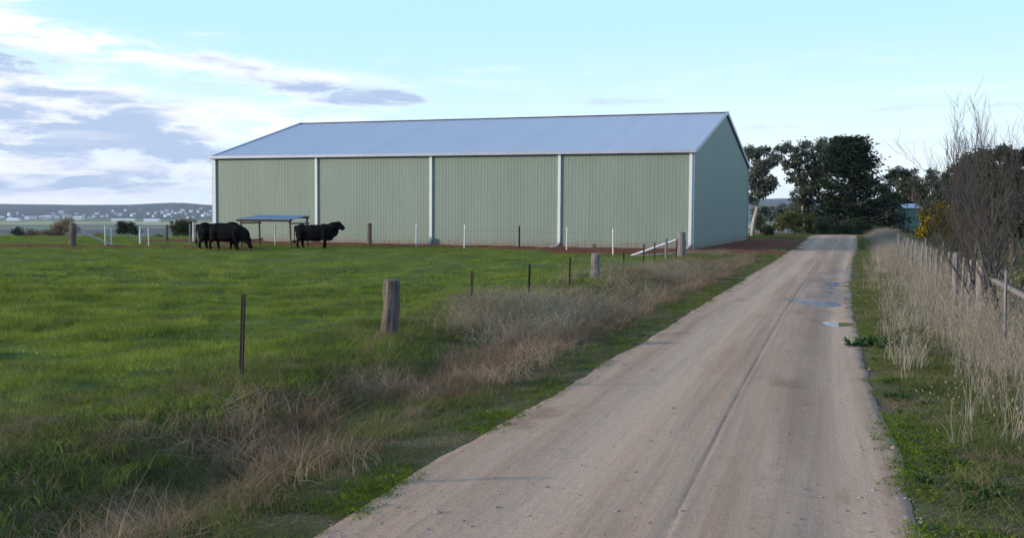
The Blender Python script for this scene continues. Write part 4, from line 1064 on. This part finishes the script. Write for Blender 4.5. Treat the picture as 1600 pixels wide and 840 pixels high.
# brown dead matted grass, left foreground
def w_dead(x, y):
    a = dl(x, y); f_ = fence_d(x, y); n = fbm(x*.75+7, y*.75, 3)
    return np.clip(ss(.55, 1.05, a)*(1-ss(-1.1, -.1, f_+.7*n-1.0*(1-ss(6.5, 10.5, y))))*(.45+.55*ss(-.2, .06, n)), 0, 1)*(y < 42)
g5 = [tuft('dead_tuft', 60, .27, .0055, .16, .85, M_DEAD, 4, 120+s) for s in range(5)]
x, y = jgrid(-14, 12, 4.6, 42, .19, w_dead)
n_ = fbm(x*.75+7, y*.75, 3)
s = np.clip(.85+.95*n_+.5*rng.random(len(x)), .55, 1.6)
scatter('dead_grass', 'brown dead matted grass clumps on the left verge', 'grass', P3(x, y, -.02), np.stack([s*1.2, s*1.2, s*.85], -1), g5, .35)
# medium green grass in the rough verge
def w_mid(x, y):
    a = dl(x, y); b = dr(x, y); n = fbm(x*.9+37, y*.9, 3)
    return np.clip((ss(.6, 1.2, a)*(1-ss(3.6, 4.4, a))+.6*ss(.45, .9, b)*(1-ss(2.6, 4, b)))*(.7+n), 0, 1)*(dirt_mask(x, y) < 0)
g6 = [tuft('rough_tuft', 60, .20, .008, .2, .9, M_VERGE, 3, 160+s) for s in range(4)]
x, y = jgrid(-16, 28, 4.6, 50, .25, w_mid)
s = np.clip(.7+.5*fbm(x*.6, y*.6+9, 3)+.3*rng.random(len(x)), .35, 1.5)
scatter('rough_grass', 'rough knee-high green grass mixed through both verges', 'grass', P3(x, y, -.01), np.stack([s, s, s], -1), g6, .15)
# tufts of dead stalks out in the paddock near the fence
x, y = sample(2600, 0, 0, 6, 30, lambda x, y: np.clip((fence_d(x, y) > -.2)*(1-ss(.5, 3.2, fence_d(x, y)))*(fbm(x*.8+3, y*.8, 2) > .1)*.8, 0, 1), True)
g7 = [tuft('stalk_tuft', 4, .34, .004, .10, .5, M_DEAD, 4, 200+s, .0) for s in range(4)]
scatter('stray_stalks', 'scattered dry stalks standing in the green grass beside the fence', 'grass', P3(x, y), np.clip(rng.random(len(x))+.4, .4, 1.3), g7, .3)
# tufts and weeds on the red soil
x, y = sample(9000, 0, 0, 42, 90, lambda x, y: ((dirt_mask(x, y) > -.6) & (dirt_mask(x, y) < .55) & (dl(x, y) > .1))*.8, True)
scatter('soil_edge_grass', 'thin grass creeping over the rim of the red soil', 'grass', P3(x, y, .02), np.clip(rng.random(len(x))+.5, .5, 1.5)[:, None]*np.array([[1.6, 1.6, 1.2]]), [tuft('rim_tuft', 16, .12, .012, .14, .9, M_VERGE, 3, 220+s) for s in range(3)], .2)
# weeds
x, y = sample(5200, 0, 0, 5.5, 30, lambda x, y: (((dr(x, y) > .08) & (dr(x, y) < 1.3)) | ((dl(x, y) > .1) & (dl(x, y) < 1.4)))*np.clip(.1+fbm(x*.9+50, y*.9, 2)*1.6, 0, 1), True)
scatter('low_weeds', 'small broad-leaved weeds in the short verge grass', 'weeds', P3(x, y, .01), np.clip(rng.random(len(x))+.35, .4, 1.2), [weed('weed_tuft', 12, .09, M_WEED, 300+s) for s in range(3)], .15)
for px, py, s_, lab in [(1378, 540, 1.25, 'low dark broad-leaved weed clump at the right road edge, nearest the gravel'), (1402, 543, 1.0, 'low dark broad-leaved weed clump just right of the road-edge clump')]:
    x, y = gp(px, py); root = empty('weed_clump', (x, y, float(gh(x, y)))); tag(root, lab, 'weed', 'dark weed clumps right of the road'); mb = MB()
    for k in range(14):
        ox, oy = random.gauss(0, .20), random.gauss(0, .16); w_ = weed('leaves', 14, .16*s_, M_WEED, 400+k); vs = [(v.co.x+ox, v.co.y+oy, v.co.z+.02) for v in w_.data.vertices]; mb.add(vs, [tuple(p_.vertices) for p_ in w_.data.polygons]); bpy.data.objects.remove(w_)
    mb.build('leaves', M_WEED, root)
# pebbles and clods
def rock(nm, s, seed):
    rs = random.Random(seed); import bmesh
    bm = bmesh.new(); bmesh.ops.create_icosphere(bm, subdivisions=1, radius=s)
    for v in bm.verts: v.co = Vector((v.co.x*rs.uniform(.7, 1.4), v.co.y*rs.uniform(.7, 1.4), v.co.z*rs.uniform(.3, .7)))
    me = bpy.data.meshes.new(nm); bm.to_mesh(me); bm.free(); me.materials.append(M_PEB); return bpy.data.objects.new(nm, me)
x, y = sample(9000, 0, 0, 5.3, 40, lambda x, y: ((dl(x, y) < .05) & (dr(x, y) < .05))*(.25+.75*ss(-.5, -.05, np.maximum(dl(x, y), dr(x, y)))), True)
zr_ = road_z(x, y, (x-xl(y))/(xr(y)-xl(y)))
scatter('pebbles', 'loose pebbles and clods on the gravel road', 'pebbles', np.stack([x, y, zr_], -1), np.clip(rng.exponential(.6, len(x))+.25, .25, 3.0), [rock('stone', .011, s) for s in range(4)], .3)

# ------------------------------------------------------------------ haze
mb = MB(); mb.box((0, 3450, 40), (16800, 7900, 200)); hz = mb.build('haze', M_PIPE); hz.data.materials.clear()
m, nt, out = newmat('haze'); pv = N(nt, 'ShaderNodeVolumePrincipled'); pv.inputs['Density'].default_value = 6e-5; pv.inputs['Color'].default_value = (.72, .84, 1, 1); pv.inputs['Anisotropy'].default_value = 0
L(nt, pv.outputs[0], out.inputs['Volume']); hz.data.materials.append(m); tag(hz, 'thin blue haze over the valley', 'haze', kind='stuff')

# ------------------------------------------------------------------ sun and sky
SUN_EL = R(13); SUN_AZ = math.atan2(-.985, -.16)        # azimuth of the direction towards the sun, from +Y towards +X
sd = Vector((math.sin(SUN_AZ)*math.cos(SUN_EL), math.cos(SUN_AZ)*math.cos(SUN_EL), math.sin(SUN_EL)))
sl_ = bpy.data.lights.new('sun', 'SUN'); sl_.energy = 3.8; sl_.angle = R(1.0); sl_.color = (1, .85, .66)
so = bpy.data.objects.new('sun', sl_); COL.objects.link(so); so.rotation_euler = (-sd).to_track_quat('-Z', 'Y').to_euler(); so.location = (-30, -5, 20)
w = bpy.data.worlds.new('World'); S.world = w; w.use_nodes = True; nt = w.node_tree; nt.nodes.clear()
wo = nt.nodes.new('ShaderNodeOutputWorld'); bg = nt.nodes.new('ShaderNodeBackground')
sky = nt.nodes.new('ShaderNodeTexSky'); sky.sky_type = 'NISHITA'; sky.sun_disc = False; sky.sun_elevation = SUN_EL; sky.sun_rotation = SUN_AZ; sky.air_density = 1.0; sky.dust_density = .6; sky.ozone_density = 1.5; sky.altitude = 800
tc = N(nt, 'ShaderNodeTexCoord').outputs['Generated']; sep = N(nt, 'ShaderNodeSeparateXYZ'); L(nt, tc, sep.inputs[0]); dx, dy, dz = sep.outputs
az = math_(nt, 'ARCTAN2', dx, dy)                       # 0 ahead, negative to the left
comb = N(nt, 'ShaderNodeCombineXYZ'); L(nt, az, comb.inputs[0]); L(nt, dz, comb.inputs[1])
cv = comb.outputs[0]
cov = noise(nt, mapping(nt, cv, (3.4, 17, 1), rot=(0, 0, R(-4)), loc=(.9, .35, 0)), 1.0, 7, .60, .25)
sha = noise(nt, mapping(nt, cv, (5, 30, 1), rot=(0, 0, R(-4)), loc=(3.2, 1.45, 0)), 1.0, 6, .58, .3)
wisp = noise(nt, mapping(nt, cv, (7, 60, 1), loc=(1.2, 4.4, 0)), 1.0, 5, .6, .2)
rag = noise(nt, mapping(nt, cv, (15, 70, 1), rot=(0, 0, R(-5)), loc=(5, 2, 0)), 1.0, 7, .66, .5)
def blob(px, py, wx, wy, k=1.0, tilt=0.0):   # one cloud of the bank, at its bearing and height above the horizon
    a0 = sx(px); z0 = (hor(px)-py)/FPX
    u_ = math_(nt, 'DIVIDE', math_(nt, 'SUBTRACT', az, a0), wx/FPX)
    zz_ = math_(nt, 'ADD', math_(nt, 'SUBTRACT', dz, z0), math_(nt, 'MULTIPLY', math_(nt, 'SUBTRACT', az, a0), tilt))
    v_ = math_(nt, 'DIVIDE', zz_, wy/FPX)
    r2 = math_(nt, 'ADD', math_(nt, 'MULTIPLY', u_, u_), math_(nt, 'MULTIPLY', v_, v_))
    return math_(nt, 'MULTIPLY', math_(nt, 'EXPONENT', math_(nt, 'MULTIPLY', r2, -1)), k)
def total(bl):
    t = bl[0]
    for q in bl[1:]: t = math_(nt, 'ADD', t, q)
    return t
ragk = maprange(nt, rag, .34, .66, .38, 1.5)
white = total([blob(10, 30, 85, 42, 1.0), blob(120, 92, 130, 24, .75, .12), blob(330, 105, 150, 13, .65, .15), blob(440, 135, 140, 22, .9, .1), blob(560, 150, 110, 24, .8, .05),
               blob(60, 165, 240, 34, .9, .1), blob(280, 195, 260, 32, .75, .05), blob(60, 260, 420, 70, 1.5), blob(90, 312, 70, 12, .9), blob(330, 70, 90, 10, .25), blob(760, 112, 60, 8, .5), blob(-300, 180, 330, 140, 1.6)])
greyb = total([blob(45, 118, 105, 20, 1.3, .05), blob(300, 100, 200, 9, .55, .16), blob(330, 148, 90, 12, .5, .05), blob(575, 155, 80, 15, 1.4, .03), blob(470, 142, 120, 11, .8, .1),
               blob(180, 165, 150, 14, .9, .08), blob(60, 200, 190, 26, 1.1, .05), blob(250, 215, 170, 22, .9, .05), blob(100, 245, 160, 14, .5), blob(150, 290, 260, 22, .8), blob(310, 250, 120, 30, .7), blob(-300, 200, 300, 90, 1.0)])
cmask = maprange(nt, math_(nt, 'MULTIPLY', white, ragk), .05, 1.05)
gmask = maprange(nt, math_(nt, 'MULTIPLY', greyb, math_(nt, 'MULTIPLY', ragk, maprange(nt, sha, .35, .62, .3, 1.45))), .06, 1.3)
K = 1/.12
def kc(c, s=1.0): return tuple(q*K*s for q in c)
veil = math_(nt, 'SUBTRACT', 1, maprange(nt, dz, .0, .19))
rightness = maprange(nt, az, -.25, .25, .55, .95)
skyc = mixc(nt, .8, sky.outputs[0], kc((.54, .91, 1.0)))
skyc = mixc(nt, math_(nt, 'MULTIPLY', veil, rightness), skyc, kc((.90, .98, 1.06)))
skyc = mixc(nt, maprange(nt, dz, .22, .75), skyc, kc((.30, .52, .95)))
bk = math_(nt, 'MULTIPLY', maprange(nt, math_(nt, 'ABSOLUTE', az), .8, 1.6), .8)
skyc = mixc(nt, bk, skyc, kc((.36, .55, .92)))
ccol = mixc(nt, gmask, kc((.96, .97, 1.06)), kc((.42, .52, .74)))
full = mixc(nt, math_(nt, 'MAXIMUM', math_(nt, 'MULTIPLY', cmask, .92), math_(nt, 'MULTIPLY', gmask, .9)), skyc, ccol)
bars = total([blob(960, 163, 75, 7, .8), blob(1185, 203, 55, 7, .7), blob(790, 150, 40, 4, .3), blob(1480, 180, 110, 6, .6), blob(1360, 182, 60, 5, .4), blob(1430, 235, 150, 12, .5), blob(1250, 190, 30, 3, .3)])
bars = maprange(nt, math_(nt, 'MULTIPLY', bars, ragk), .12, 1.0, 0, .75)
full = mixc(nt, bars, full, kc((.56, .66, .90)))
faint = math_(nt, 'MULTIPLY', maprange(nt, wisp, .50, .72, 0, .35), math_(nt, 'SUBTRACT', 1, maprange(nt, dz, .10, .17)))
full = mixc(nt, faint, full, kc((.95, .95, 1.02)))
L(nt, full, bg.inputs[0]); bg.inputs[1].default_value = .12
L(nt, bg.outputs[0], wo.inputs['Surface'])
S.view_settings.view_transform = 'Standard'; S.view_settings.look = 'None'; S.view_settings.gamma = 1; S.view_settings.use_curve_mapping = False; S.view_settings.exposure = .22
S.cycles.use_denoising = True; S.cycles.max_bounces = 6; S.cycles.transparent_max_bounces = 4; S.cycles.volume_bounces = 0; S.cycles.use_adaptive_sampling = True
